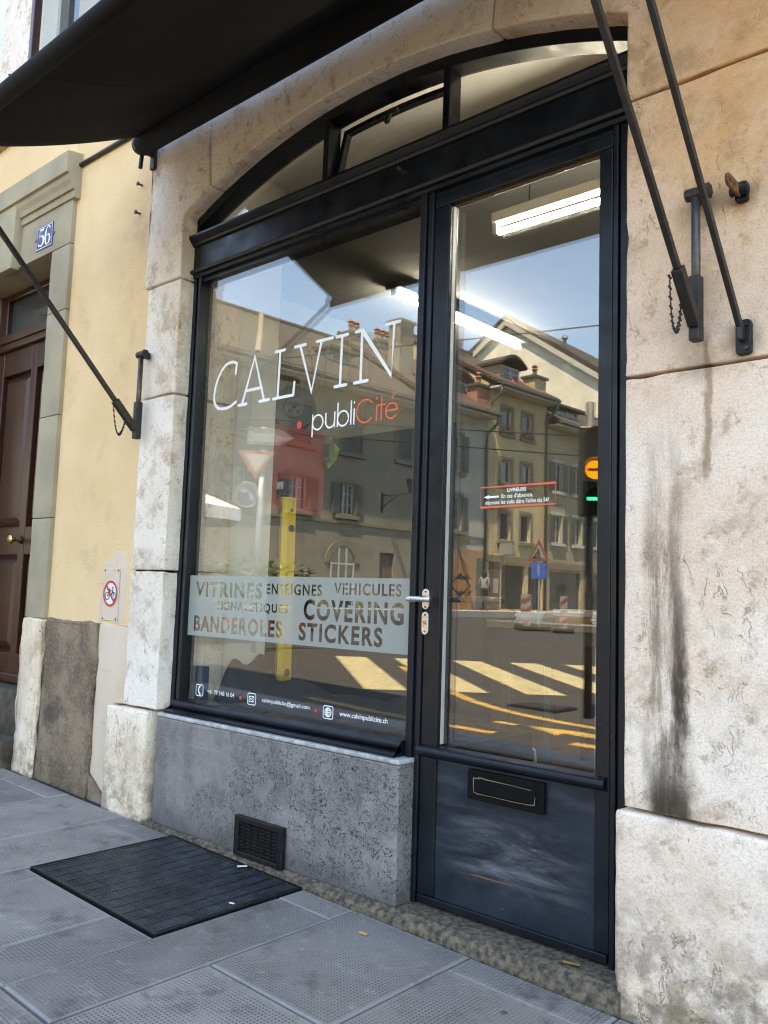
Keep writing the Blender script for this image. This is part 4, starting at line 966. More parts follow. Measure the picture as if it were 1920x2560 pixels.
def arm(x, sgn):
    bm = BM(); tube(bm, [(x, -.125, 2.205), (x, -.125, 1.86)], .0125, 12); obj('slide_rod', bm, 'iron_grey', aw, smooth=True)
    bm = BM(); tube(bm, [(x-.028, -.125, 2.21), (x+.03, -.125, 2.21)], .018, 12); box(bm, x-.012, x+.016, -.135, -.0815, 2.195, 2.225); disc(bm, (x+.03, -.125, 2.21), .022, 6, 'x', .012); obj('rod_holder', bm, 'iron', aw, bevel=.003)
    bm = BM(); box(bm, x-.016, x+.016, -.142, -.108, 1.785, 1.97); obj('slide_shoe', bm, 'iron', aw, bevel=.004)
    a = Vector((x, -.15, 1.845)); b = Vector((x, BY+.02, BZ-.01)); t = (b-a).normalized()
    bm = BM(); bar(bm, a-t*.02, a+t*.15, .034, .03, (1, 0, 0)); obj('arm_socket', bm, 'iron', aw, bevel=.003)
    bm = BM(); bar(bm, a+t*.15, b, .022, .016, (1, 0, 0)); obj('arm', bm, 'iron', aw, bevel=.002)
    bm = BM(); disc(bm, b+Vector((-.02, 0, 0)), .03, 14, 'x', .04); obj('arm_knuckle', bm, 'iron', aw, bevel=.003)
    c = a+t*.14+Vector((-.024, 0, 0))
    bm = BM()
    for k in range(31):
        s = k/30; p = Vector((c.x-.003*math.sin(s*6), c.y+.0+.075*s, c.z-.01-.11*math.sin(math.pi*min(1, s*1.05))+(-.06*s)))
        q = Vector((0, .3, -1)).normalized() if k % 2 else Vector((.5, .2, -1)).normalized()
        tube(bm, [p-q*.007, p+q*.007], .0021 if k % 2 else .0036, 6)
    obj('chain', bm, 'iron', aw, smooth=True)
arm(-1.742, -1); arm(1.04, 1)
# second rod of the neighbouring awning
rod = thing('awning_support_rod', 'second thin iron rod bolted to the right pier by a small plate', 'support rod', (1.16, -.08, 1.78))
bm = BM(); a = Vector((1.155, -.115, 1.805)); b = Vector((1.155, -1.13, 2.90)); bar(bm, a, b, .022, .014, (1, 0, 0)); obj('rod', bm, 'iron', rod, bevel=.002)
bm = BM(); prism(bm, rrect(1.136, 1.178, 1.735, 1.832, .012), -.098, -.0815, XZ); obj('wall_plate', bm, 'cast', rod, bevel=.003)
bm = BM(); box(bm, 1.147, 1.163, -.128, -.098, 1.77, 1.822); obj('lug', bm, 'iron', rod, bevel=.004)
for z in (1.752, 1.818):
    bm = BM(); disc(bm, (1.166, -.104, z), .007, 6, 'y', .006); obj('bolt', bm, 'iron', rod)
rb = thing('rusty_wall_bracket', 'short rusty iron eye bracket sticking out of the right pier', 'bracket', (1.16, -.08, 2.19))
bm = BM(); prism(bm, rrect(-.21, -.10, 2.172, 2.208, .017), 1.150, 1.158, YZ); obj('tongue', bm, 'rust', rb, bevel=.002)
bm = BM(); disc(bm, (1.1495, -.188, 2.19), .006, 10, 'x', .0095); obj('eye', bm, 'cast', rb)
bm = BM(); tube(bm, [(1.13, -.112, 2.19), (1.18, -.112, 2.19)], .013, 10); prism(bm, rrect(1.138, 1.172, 2.166, 2.222, .008), -.10, -.0815, XZ); obj('base', bm, 'cast', rb, bevel=.002)

# ================================================================== pavement things
mat_ = thing('scraper_mat', 'black metal scraper mat set in the pavement before the window', 'mat', (-.855, -.44, gz(-.85)))
mx0, mx1, my0, my1 = -1.268, -.442, -.758, -.118
def sbox(name, x0, x1, y0, y1, zt, zb, m, par, bev=0):
    b = BM(); gbox(b, x0, x1, y0, y1, zt, zb); return obj(name, b, m, par, bev)
sbox('tray', mx0, mx1, my0, my1, -.012, -.02, 'black', mat_)
for a, b, c, d in ((mx0, mx1, my0, my0+.007), (mx0, mx1, my1-.007, my1), (mx0, mx0+.007, my0+.0072, my1-.0072), (mx1-.007, mx1, my0+.0072, my1-.0072)): sbox('edge_frame', a, b, c, d, .003, -.0118, 'cast', mat_)
n = 56; pit = (my1-my0-.018)/n
for k in range(n):
    y = my0+.009+k*pit
    sbox('slat', mx0+.0075, mx1-.0075, y+.0012, y+pit*.62, .0005+random.uniform(-.0008, .0008), -.0118, 'mat_bar', mat_)
n = 13
for k in range(n):
    x = mx0+.02+(mx1-mx0-.04)*k/(n-1)
    sbox('cross_rod', x-.004, x+.004, my0+.0075, my1-.0075, .0018, -.0119, 'black', mat_)
def litter(name, label, cat, x, y, l, w, h, ang, m, z=None, group=None):
    b = BM(); box(b, -l/2, l/2, -w/2, w/2, 0, h)
    for v in b.verts: v.co.z += .15*abs(v.co.x)
    o = obj(name, b, m, None, bevel=min(w, h)*.3); o.location = (x, y, (gz(x)+.0012) if z is None else z); o.rotation_euler = (0, R(1.4), ang); return tag(o, label, cat, group)
litter('cigarette_butt', 'brown flattened cigarette butt on the slab below the door', 'cigarette butt', -.007, -.256, .03, .013, .006, .2, 'carton')
litter('paper_scrap', 'white scrap at the wall edge of the black mat', 'litter', -.75, -.155, .04, .012, .004, 1.0, 'paper', gz(-.75)+.004)
litter('paper_scrap', 'tiny curled white scrap near the right edge of the black mat', 'litter', -.48, -.42, .02, .006, .004, .4, 'paper', gz(-.48)+.004)
litter('dry_leaf', 'narrow yellow-brown dry leaf on the stone threshold before the door', 'leaf', .64, -.06, .05, .012, .003, .3, 'cablecol', -.001)
# grit gathered along the foot of the wall
bm = BM(); rr = random.Random(11)
for k in range(700):
    x = rr.uniform(-3.0, 1.3); y = -.125-abs(rr.gauss(0, .022)); r = rr.uniform(.001, .0035)
    c = Vector((x, y, gz(x)+.001+r*.4)); q = [bm.verts.new(c+Vector((rr.uniform(-1, 1), rr.uniform(-1, 1), rr.uniform(-.6, .8)))*r) for _ in range(4)]
    for a, b, d in ((0, 1, 2), (0, 1, 3), (0, 2, 3), (1, 2, 3)): bm.faces.new((q[a], q[b], q[d]))
gt = obj('grit', bm, 'threshold'); gt['kind'] = 'stuff'; tag(gt, 'loose brown grit along the foot of the shop wall', 'grit')
# ================================================================== inside the shop
CZ = 3.30
struct(obx('shop_floor', 'wood_floor', None, -2.9, 2.5, .10, 4.6, -.15, -.012))
struct(obx('shop_ceiling', 'roomceil', None, -2.9, 2.5, .951, 4.6, CZ, CZ+.12)); struct(obx('shop_ceiling_front', 'roomwhite', None, -2.9, 2.5, .125, .95, CZ-.004, CZ+.12))  # ceiling brightness put into the paint: white in front, dulled behind
struct(obx('shop_wall_back', 'room', None, -3.0, 2.6, 4.6, 4.75, -.15, 3.6))
struct(obx('shop_wall_left', 'room', None, -3.05, -2.9, .62, 4.6, -.15, 3.6))
struct(obx('shop_wall_right', 'room', None, 2.5, 2.65, .30, 4.6, -.15, 3.6))
struct(obx('shop_wall_front', 'room', None, .86, 2.5, .301, .40, -.15, 3.6))
struct(obx('shop_void_cover', 'room', None, -3.0, 2.6, .301, 4.6, 3.61, 3.7))
part = struct(obx('shop_partition', 'roomwhite', None, -1.66, -1.556, .095, .605, -.15, 3.55))
struct(obx('shop_wall_return', 'roomwhite', None, -3.05, -1.661, .301, .60, -.15, 3.6))
struct(obx('shop_wall_niche', 'roomdark', None, -2.88, -.72, 1.42, 1.50, -.012, 2.05))
# display platform
dp = thing('display_platform', 'low dark platform behind the display window', 'platform', (-.8, .4, 0))
obx('top', 'roomdark', dp, -1.55, -.10, .10, .92, .455, .48); obx('front', 'roomdark', dp, -1.55, -.10, .101, .13, -.01, .454); obx('side', 'roomdark', dp, -.13, -.10, .131, .92, -.01, .454)
# heaped dark cloth
bm = BM(); NX, NY = 90, 50; g = []
def clothz(x, y):
    z = .005+.018*(1+math.sin(x*9+y*7))*.5+.014*math.sin(x*17-y*12)+.012*mnoise.noise(Vector((x*6, y*6, 1)))
    z += .225*math.exp(-(((x+1.33)/.10)**2+((y-.30)/.16)**2))*(1+.25*math.sin((x+y)*26))
    z += .12*math.exp(-(((x+1.12)/.22)**2+((y-.42)/.14)**2))
    z += .085*math.exp(-(((x+.66)/.25)**2+((y-.40)/.2)**2))+.10*math.exp(-(((x+.34)/.16)**2+((y-.36)/.16)**2))
    z += .02*abs(math.sin(x*7.3+3*math.sin(y*6)+y*5))
    e = min(x+1.44, -.13-x, y-.12, .85-y); return max(.003, z*min(1, max(0, e)*14))
for i in range(NX+1):
    g.append([bm.verts.new((x, y, .481+clothz(x, y))) for y in [.12+(.85-.12)*j/NY for j in range(NY+1)] for x in [-1.44+(1.31)*i/NX]])
for i in range(NX):
    for j in range(NY): bm.faces.new((g[i][j], g[i+1][j], g[i+1][j+1], g[i][j+1]))
tag(obj('dark_cloth', bm, 'cloth', None, smooth=True), 'crumpled dark grey cloth heaped behind the lower window glass', 'cloth')
fb = thing('folder_box', 'upright navy blue folder box in the lower left window corner', 'folder', (-1.5, .15, .48))
obx('case', 'bluebook', fb, -1.520, -1.435, .108, .16, .4805, .690, bevel=.003); obx('spine_edge', 'paper', fb, -1.526, -1.5205, .108, .158, .4805, .687)
# spirit level and work lamp
lv = thing('spirit_level', 'tall yellow spirit level standing upright behind the display window', 'spirit level', (-1.49, .68, .48))
LB, LT = Vector((-1.505, .665, .481)), Vector((-1.525, .665, 1.57))
def LV(a, b, t): p = LB.lerp(LT, t); return (p.x+a, p.y+b, p.z)
bm = BM(); sec = [(-.025, .0), (.005, -.012), (.035, .0), (.035, .06), (.012, .06), (-.025, .05)]
lo = [bm.verts.new(LV(a, b, 0)) for a, b in sec]; hi = [bm.verts.new(LV(a, b, 1)) for a, b in sec]
bm.faces.new(lo[::-1]); bm.faces.new(hi)
for i in range(6): bm.faces.new((lo[i], lo[(i+1) % 6], hi[(i+1) % 6], hi[i]))
obj('profile', bm, 'yellowmetal', lv)
for t, r in ((.845, .020), (.935, .011), (.14, .020)):
    p = LV(.034, .03, t); bm = BM(); tube(bm, [p, (p[0]+.004, p[1], p[2])], r, 20); obj('vial_hole', bm, 'black', lv)
bm = BM(); bar(bm, LV(-.006, -.008, .02), LV(-.006, -.008, .97), .005, .004, (0, 1, 0)); obj('groove', bm, 'cablecol', lv)
wl = thing('work_lamp', 'small black square work lamp standing above the yellow level', 'lamp', (-1.55, .68, 1.572))
obx('body', 'black', wl, -1.585, -1.50, .655, .70, 1.590, 1.675, bevel=.006); obx('reflector', 'worklight', wl, -1.572, -1.520, .648, .6545, 1.612, 1.655, bevel=.002); obx('lens', 'paper', wl, -1.560, -1.532, .644, .6475, 1.622, 1.645)
obx('foot', 'black', wl, -1.56, -1.515, .66, .695, 1.571, 1.5895)
# red steel cabinet on the wall right behind the partition, cable reel on it
rc = thing('red_cabinet', 'dark red steel cabinet inside the window with a cable reel on top', 'cabinet', (-1.9, .8, 1.5))
obx('case', 'redbox', rc, -2.2, -1.572, .612, 1.01, 1.505, 1.945, bevel=.004); obx('lid', 'redbox', rc, -2.2, -1.567, .608, 1.013, 1.948, 1.975, bevel=.004); obx('base_plate', 'roomdark', rc, -2.19, -1.58, .62, 1.0, 1.488, 1.5045)
bm = BM(); tube(bm, [(-1.60, .97, 1.975), (-1.60, .97, 1.995)], [.014, .007], 12); obj('lid_knob', bm, 'brass', rc)
cr = thing('cable_reel', 'black cable reel with yellow cable standing on the red cabinet', 'cable reel', (-1.68, .86, 1.978))
ax = Vector((.80, -.60, 0)).normalized(); cc = Vector((-1.70, .86, 2.107)); sd = Vector((0, 0, 1)).cross(ax)
def reelring(r0, r1, a0, a1, n=36):
    bm = BM(); q = []
    for k in range(n):
        c, s = math.cos(k*2*math.pi/n), math.sin(k*2*math.pi/n); d = sd*c+Vector((0, 0, 1))*s
        q.append([bm.verts.new(cc+d*r+ax*a) for r, a in ((r0, a0), (r1, a0), (r1, a1), (r0, a1))])
    for k in range(n):
        for i in range(4): bm.faces.new((q[k][i], q[k][(i+1) % 4], q[(k+1) % n][(i+1) % 4], q[(k+1) % n][i]))
    return bm
obj('flange', reelring(.01, .127, .070, .080), 'black', cr, bevel=.003); obj('flange', reelring(.01, .127, -.080, -.070), 'black', cr)
obj('cable', reelring(.04, .110, -.066, .066), 'cablecol', cr, smooth=True); obj('socket_plate', reelring(.005, .060, .081, .090), 'iron_grey', cr, bevel=.004)
for k in range(4):
    d = sd*math.cos(R(45+90*k))+Vector((0, 0, 1))*math.sin(R(45+90*k)); p = cc+d*.033+ax*.0905; bm = BM(); tube(bm, [p, p+ax*.005], .013, 12); obj('socket', bm, 'black', cr)
hp = cc+Vector((0, 0, .127))
bm = BM(); tube(bm, [hp-Vector((0, 0, .01)), hp+Vector((0, 0, .05))], .012); obj('handle_stem', bm, 'black', cr)
bm = BM(); tube(bm, [hp+Vector((0, 0, .05))+sd*.03, hp+Vector((0, 0, .065))-sd*.09], .017, 14); obj('handle_grip', bm, 'black', cr, smooth=True)
# green cloth under a float
gc = thing('green_cloth', 'bright green cloth hanging at the cabinet corner under a small float', 'cloth', (-1.55, 1.03, 1.75))
bm = BM(); pts = [(-1.60, 1.965), (-1.575, 1.97), (-1.53, 1.935), (-1.475, 1.885), (-1.515, 1.83), (-1.555, 1.775), (-1.59, 1.81), (-1.615, 1.87)]
cv = bm.verts.new((-1.55, 1.018, 1.88)); rv = [bm.verts.new((x, 1.035+.012*math.sin(i*2.1), z)) for i, (x, z) in enumerate(pts)]
for i in range(len(rv)): bm.faces.new((cv, rv[i], rv[(i+1) % len(rv)]))
go = obj('cloth', bm, 'greencloth', gc); go.modifiers.new('t', 'SOLIDIFY').thickness = .004
obx('float_board', 'wirebrown', gc, -1.562, -1.500, .985, 1.008, 1.815, 1.935, bevel=.004); obx('float_inset', 'roomdark', gc, -1.548, -1.513, .978, .9845, 1.84, 1.91)
bm = BM(); tube(bm, [(-1.55, .98, 1.93), (-1.53, .965, 1.955), (-1.51, .98, 1.935)], .006); obj('float_grip', bm, 'wirebrown', gc)
# posts behind the band
for x, lab in ((-1.02, 'thin dark post behind the window, nearer the yellow level'), (-.965, 'thin dark post behind the window, nearer the door')):
    tag(obx('display_post', 'black', None, x-.012, x+.012, 1.30, 1.325, -.011, 1.02), lab, 'post', 'thin posts behind the window')
# desk with cartons
dk = thing('work_desk', 'brown work desk with pale metal legs seen through the door glass', 'desk', (-.2, 1.9, 0))
obx('desk_top', 'desk', dk, -1.25, 1.1, 1.45, 2.45, .905, .945, bevel=.004); obx('desk_trim', 'steel', dk, -1.25, 1.1, 1.445, 1.4495, .938, .947); obx('apron', 'roomdark', dk, -1.15, 1.0, 1.50, 1.53, .835, .904)
for x in (-.88, -.10, .95, -1.2):
    for y in (1.54, 2.36): obx('leg', 'deskpale', dk, x-.024, x+.024, y, y+.04, -.011, .834)
c1 = thing('carton_box', 'brown cardboard box with small printed logo on the desk, largest box', 'box', (-.9, 1.6, .95))
obx('box_body', 'carton', c1, -1.06, -.845, 1.52, 1.80, .948, 1.32, bevel=.003)
bm = BM(); bm.faces.new([bm.verts.new((x, 1.5185, z)) for x, z in ((-1.005, .98), (-.975, .98), (-.99, 1.02))]); obj('printed_mark', bm, 'blackprint', c1)
text('printed_name', 'AVERY', 'blackprint', c1, -.970, -.925, .996, 1.006, 1.5185, .02); text('printed_name', 'DENNISON', 'blackprint', c1, -.970, -.905, .981, .991, 1.5185, .03)
c2 = thing('carton_box', 'dark grey-brown cardboard box beside the brown logo box on the desk', 'box', (-.75, 1.6, .95))
obx('box_body', 'carton2', c2, -.842, -.665, 1.53, 1.82, .948, 1.30, bevel=.003); obx('box_label', 'paper', c2, -.74, -.705, 1.5275, 1.5295, 1.09, 1.17)
rng_ = random.Random(3)
for lab, x, w, d, h, mt in (('low stack of white paper on the desk behind the barrier reflection', -.50, .16, .2, .05, 'paper'), ('small open brown tray of papers in the middle of the desk', -.28, .15, .2, .07, 'carton'), ('white card box at the right end of the desk', -.09, .09, .12, .06, 'paper')):
    s_ = thing('desk_stack', lab, 'stack', (x, 1.6, .95))
    n = 4 if mt == 'paper' else 2
    for k in range(n): obx('sheet', 'paper' if k % 2 else mt, s_, x-w/2+rng_.uniform(-.01, .01), x+w/2+rng_.uniform(-.01, .01), 1.52+rng_.uniform(0, .01), 1.52+d, .947+k*h/n, .9455+(k+1)*h/n)
sh = thing('wall_shelf', 'dark wall shelf with labelled boxes at the back of the shop', 'shelf', (.2, 2.9, 1.0))
obx('board', 'black', sh, -.95, 1.4, 2.9, 3.2, 1.12, 1.15); obx('board', 'black', sh, -.95, 1.4, 2.9, 3.2, 1.60, 1.63)
for x in (-.93, 1.38): obx('upright', 'black', sh, x-.02, x+.02, 2.92, 3.18, -.011, 1.90)
for k in range(5):
    x = -.75+k*.4; b_ = thing('shelf_box', ('leftmost', 'second from the left', 'middle', 'second from the right', 'rightmost')[k]+' storage box on the dark wall shelf', 'box', (x, 3, 1.15), 'boxes on the wall shelf')
    obx('box_body', 'carton2', b_, x-.13, x+.13, 2.94, 3.18, 1.151, 1.40, bevel=.004); obx('box_label', 'paper', b_, x-.06, x+.06, 2.936, 2.9385, 1.23, 1.30)
# things on the floor
bg_ = thing('shopping_bag', 'green and white shopping bag on the shop floor beside the door', 'bag', (-.2, .75, 0))
bm = BM(); prism(bm, [(-.34, -.011), (-.06, -.011), (-.04, .30), (-.36, .30)], .95, 1.09, XZ); obj('bag_body', bm, 'greencloth', bg_, bevel=.01)
obx('bag_panel', 'paper', bg_, -.30, -.20, .945, .9492, .04, .27)
bm = BM(); tube(bm, arcpts3 if False else [(-.26, 1.02, .30), (-.25, 1.02, .38), (-.2, 1.02, .41), (-.15, 1.02, .38), (-.14, 1.02, .30)], .006); obj('bag_handle', bm, 'white', bg_)
tb = thing('red_tool_box', 'small flat red box lying on the shop floor', 'box', (.12, .9, 0)); obx('case', 'signred', tb, .0, .20, .85, 1.0, -.011, .05, bevel=.006); obx('case_label', 'paper', tb, .04, .08, .846, .8492, .005, .04)
bm = BM()
for k, (r, z) in enumerate(((.0, 0), (.11, .0), (.15, .03))): pass
prof = [(.0, .0), (.10, .0), (.145, .035), (.15, .035), (.105, -.006), (.0, -.006)]
n = 28; rings = [[bm.verts.new((-.02+r*math.cos(k*2*math.pi/n), 1.25+r*math.sin(k*2*math.pi/n), .0+z)) for k in range(n)] for r, z in prof[1:5]]
for q, w in zip(rings, rings[1:]):
    for k in range(n): bm.faces.new((q[k], q[(k+1) % n], w[(k+1) % n], w[k]))
bm.faces.new(rings[0]); bm.faces.new(rings[-1][::-1])
tag(obj('metal_dish', bm, 'steel', None, smooth=True), 'shallow round metal dish on the shop floor', 'dish')
# fluorescent tubes
def tubelight(p0, p1, lab):
    p0, p1 = Vector(p0), Vector(p1); t = (p1-p0).normalized()
    r_ = thing('tube_light', lab, 'tube light', tuple((p0+p1)/2), 'fluorescent tube lights')
    bm = BM(); bar(bm, p0+Vector((0, 0, .065)), p1+Vector((0, 0, .067)), .055 if p0.z < 3 else .14, .05); obj('housing', bm, 'roomwhite' if p0.z < 3 else 'room', r_, bevel=.004)
    bm = BM(); tube(bm, [p0+t*.03, p1-t*.03], .014, 14); obj('tube', bm, 'tube', r_, smooth=True)
    if p0.z < 3:  # added wires: this tube is hung low to light the display
        for q in (.15, .85):
            c_ = p0.lerp(p1, q); bm = BM(); tube(bm, [c_+Vector((0, 0, .094)), (c_.x, c_.y, 3.295)], .004, 6); obj('added_wire', bm, 'iron_grey', r_)
    for p in (p0, p1-t*.025):
        bm = BM(); bar(bm, p+Vector((0, 0, .014)), p+t*.025+Vector((0, 0, .014)), .04, .052); obj('lamp_holder', bm, 'roomwhite', r_, bevel=.003)
tubelight((-.25, .760, 2.75), (1.0, .762, 2.75), 'lit fluorescent tube hung low under the ceiling just behind the door top')
tubelight((-1.965, 2.00, 3.20), (-1.955, 3.66, 3.20), 'lit fluorescent tube running back along the shop ceiling behind the window')
obx  # noqa
# ================================================================== across the road: the row of houses the glass reflects
_e = Vector((.063, -1, 0)).normalized(); _n = Vector((1, .063, 0)).normalized()
def FW(u, d, z): p = Vector((-22+.063*u, -u, 0))+_n*d; return (p.x, p.y, z)
def fbox(bm, u0, u1, d0, d1, z0, z1):
    v = [bm.verts.new(FW(u, d, z)) for z in (z0, z1) for u, d in ((u0, d0), (u1, d0), (u1, d1), (u0, d1))]
    for f in ((3, 2, 1, 0), (4, 5, 6, 7), (0, 1, 5, 4), (1, 2, 6, 5), (2, 3, 7, 6), (3, 0, 4, 7)): bm.faces.new([v[i] for i in f])
def fb_(name, mat, par, u0, u1, d0, d1, z0, z1, bevel=0): bm = BM(); fbox(bm, u0, u1, d0, d1, z0, z1); return obj(name, bm, mat, par, bevel)
ZB = .30
# far pavement in front of the row
bm = BM(); fbox(bm, 4, 60, .0, 2.4, .2, .545); struct(obj('far_pavement', bm, 'kerb'))
def window(par, u0, u1, z0, z1, trim='trim', shut=None, cols=2, rows=3, open_=True, flowers=False, sill=True):
    t = .16
    w = bpy.data.objects.new('window', None); COL.objects.link(w); w.parent = par; w.matrix_parent_inverse = par.matrix_basis.inverted()
    bm = BM(); fbox(bm, u0, u1, -.155, -.15, z0, z1); obj('pane', bm, 'pane', w)
    bm = BM()
    for a, b, c, d in ((u0, u0+.06, z0, z1), (u1-.06, u1, z0, z1), (u0+.06, u1-.06, z1-.06, z1), (u0+.06, u1-.06, z0, z0+.06)): fbox(bm, a, b, -.15, -.09, c, d)
    for k in range(1, cols): x = u0+(u1-u0)*k/cols; fbox(bm, x-.035, x+.035, -.15, -.095, z0+.06, z1-.06)
    for k in range(1, rows): z = z0+(z1-z0)*k/rows; fbox(bm, u0+.06, u1-.06, -.15, -.115, z-.016, z+.016)
    obj('sash', bm, 'whitetrim', w)
    bm = BM()
    for a, b, c, d in ((u0-t, u0, z0, z1+t), (u1, u1+t, z0, z1+t), (u0, u1, z1, z1+t)): fbox(bm, a, b, .002, .03, c, d)
    obj('surround', bm, trim, w)
    if sill: bm = BM(); fbox(bm, u0-t-.05, u1+t+.05, .002, .12, z0-.16, z0); obj('sill', bm, trim, w)
    if shut:
        wd = (u1-u0)/2
        for s in (0, 1):
            if open_:
                a = (u0-t-wd+.12, u0-.03) if s == 0 else (u1+.03, u1+t+wd-.12)
                bm = BM(); fbox(bm, a[0], a[1], .035, .075, z0+.02, z1-.01)
                for k in range(9): zz = z0+.1+(z1-z0-.2)*k/8.6; fbox(bm, a[0]+.06, a[1]-.06, .076, .088, zz, zz+.05)
                obj('shutter', bm, shut, w)
            else:
                a = (u0+.01, (u0+u1)/2-.006) if s == 0 else ((u0+u1)/2+.006, u1-.01)
                bm = BM(); fbox(bm, a[0], a[1], -.06, -.02, z0+.02, z1-.01)
                for k in range(12): zz = z0+.1+(z1-z0-.2)*k/11.6; fbox(bm, a[0]+.05, a[1]-.05, -.0195, -.008, zz, zz+.05)
                obj('shutter', bm, shut, w)
    if flowers:
        bm = BM(); rr = random.Random(int(u0*100))
        for k in range(60):
            c = Vector(FW(rr.uniform(u0, u1), rr.uniform(.02, .2), z0+rr.uniform(.05, .38))); a = Vector((rr.uniform(-1, 1), rr.uniform(-1, 1), rr.uniform(-1, 1))).normalized()*.06; b = a.cross(Vector((rr.uniform(-1, 1), rr.uniform(-1, 1), rr.uniform(-1, 1)))).normalized()*.06
            bm.faces.new([bm.verts.new(c+q) for q in (a, b, -a, -b)])
        fo_ = obj('window_flowers', bm, 'leaf' if flowers == 1 else 'flower', w); fo_['kind'] = 'stuff'
        fb_('flower_box', 'browndoor', w, u0, u1, .01, .2, z0+.001, z0+.14)
    return w
def house(name, label, u0, u1, eave, mat, ops, depth=10, rise=4.0, roof='tile_brown', over=.75, soffit='whitetrim', zb=ZB):
    h = thing(name, label, 'house', FW((u0+u1)/2, -depth/2, zb))
    bm = BM(); openwall(bm, FW, u0, u1, zb-.3, eave, [o[:4] for o in ops], 0, .16)
    Q = lambda *c: bm.faces.new([bm.verts.new(FW(*k)) for k in c]); m = -depth/2
    Q((u0, 0, zb-.3), (u0, 0, eave), (u0, m, eave+rise-.25), (u0, -depth, eave), (u0, -depth, zb-.3)); Q((u1, 0, zb-.3), (u1, -depth, zb-.3), (u1, -depth, eave), (u1, m, eave+rise-.25), (u1, 0, eave)); Q((u0, -depth, zb-.3), (u0, -depth, eave), (u1, -depth, eave), (u1, -depth, zb-.3))
    obj('wall', bm, mat, h)
    sl = rise/(depth/2)
    bm = BM(); prism(bm, [(over, eave-over*sl*.35), (over, eave-over*sl*.35+.16), (m, eave+rise+.1), (-depth-.5, eave-.2), (-depth-.5, eave-.35), (m, eave+rise-.12)], u0-.05, u1+.05, lambda d, z, u: FW(u, d, z)); r_ = obj('roof', bm, roof, h)
    bm = BM(); fbox(bm, u0, u1, .002, over-.03, eave-over*sl*.35-.13, eave-over*sl*.35-.03); obj('eave_board', bm, soffit, h)
    bm = BM(); tube(bm, [FW(u0, over+.04, eave-over*sl*.35+.03), FW(u1, over+.04, eave-over*sl*.35+.03)], .08, 8); obj('gutter', bm, 'gutter', h)
    # ridge tiles
    bm = BM(); tube(bm, [FW(u0-.05, m, eave+rise+.1), FW(u1+.05, m, eave+rise+.1)], .13, 8); obj('ridge_tiles', bm, roof, h)
    for o in ops:
        if len(o) > 4: window(h, *o[:4], **o[4])
    return h
def downpipe(h, u, eave, over, z0=.55):
    bm = BM(); z = eave-over*.3
    tube(bm, [FW(u, over, z), FW(u, over-.05, z-.3), FW(u, .12, z-.75), FW(u, .10, z-1.0), FW(u, .10, z0)], .065, 8); obj('downpipe', bm, 'gutter', h, smooth=True)
def chimney(h, u, d, z0, z1, w=.8, dd=.55, mat='f_grey', pots=2):
    c = fb_('chimney', mat, h, u-w/2, u+w/2, d-dd/2, d+dd/2, z0, z1)
    fb_('cap', 'gutter', c, u-w/2-.1, u+w/2+.1, d-dd/2-.1, d+dd/2+.1, z1+.001, z1+.12)
    for k in range(pots):
        x = u+(k-(pots-1)/2)*.36; bm = BM(); p = [FW(x, d, z1+.12+q) for q in (0, .35, .38, .50, .54, .66)]
        tube(bm, p, [.12, .10, .16, .10, .17, .04], 10); obj('pot', bm, 'terracotta', c)
def dormer(h, u0, u1, d0, z0, z1, roof, wall='whitetrim', arched=True, flowers=False):
    n = 10; top = [(u0-.2+(u1-u0+.4)*k/n, z1+(.42*math.sin(math.pi*k/n) if arched else .0)) for k in range(n+1)]
    bm = BM(); fbox(bm, u0, u1, d0-2.6, d0, z0, z1); dm = obj('dormer', bm, wall, h)
    bm = BM(); prism(bm, top+[(u, z+.13) for u, z in top[::-1]], d0-3.0, d0+.35, lambda u, z, d: FW(u, d, z)); obj('dormer_roof', bm, roof, dm)
    w = (u1-u0); bm = BM(); fbox(bm, u0+.18, u1-.18, d0+.002, d0+.02, z0+.12, z1-.1); obj('dormer_pane', bm, 'pane', dm)
    bm = BM()
    for k in range(3): x = u0+.18+(w-.36)*k/2; fbox(bm, x-.05, x+.05, d0+.021, d0+.06, z0+.1, z1-.08)
    for k in range(1, 3): z = z0+.12+(z1-z0-.22)*k/3; fbox(bm, u0+.23, u1-.23, d0+.021, d0+.045, z-.02, z+.02)
    obj('dormer_sash', bm, 'whitetrim', dm)
    if flowers:
        bm = BM(); rr = random.Random(5)
        for k in range(90):
            c = Vector(FW(rr.uniform(u0+.3, u1-.05), d0+rr.uniform(.08, .3), z0+rr.uniform(.0, .35))); a = Vector((rr.uniform(-1, 1), rr.uniform(-1, 1), rr.uniform(-1, 1))).normalized()*.07; b = a.cross(Vector((rr.uniform(-1, 1), rr.uniform(-1, 1), .3))).normalized()*.07
            bm.faces.new([bm.verts.new(c+q) for q in (a, b, -a, -b)])
        obj('dormer_flowers', bm, 'flower', dm)['kind'] = 'stuff'

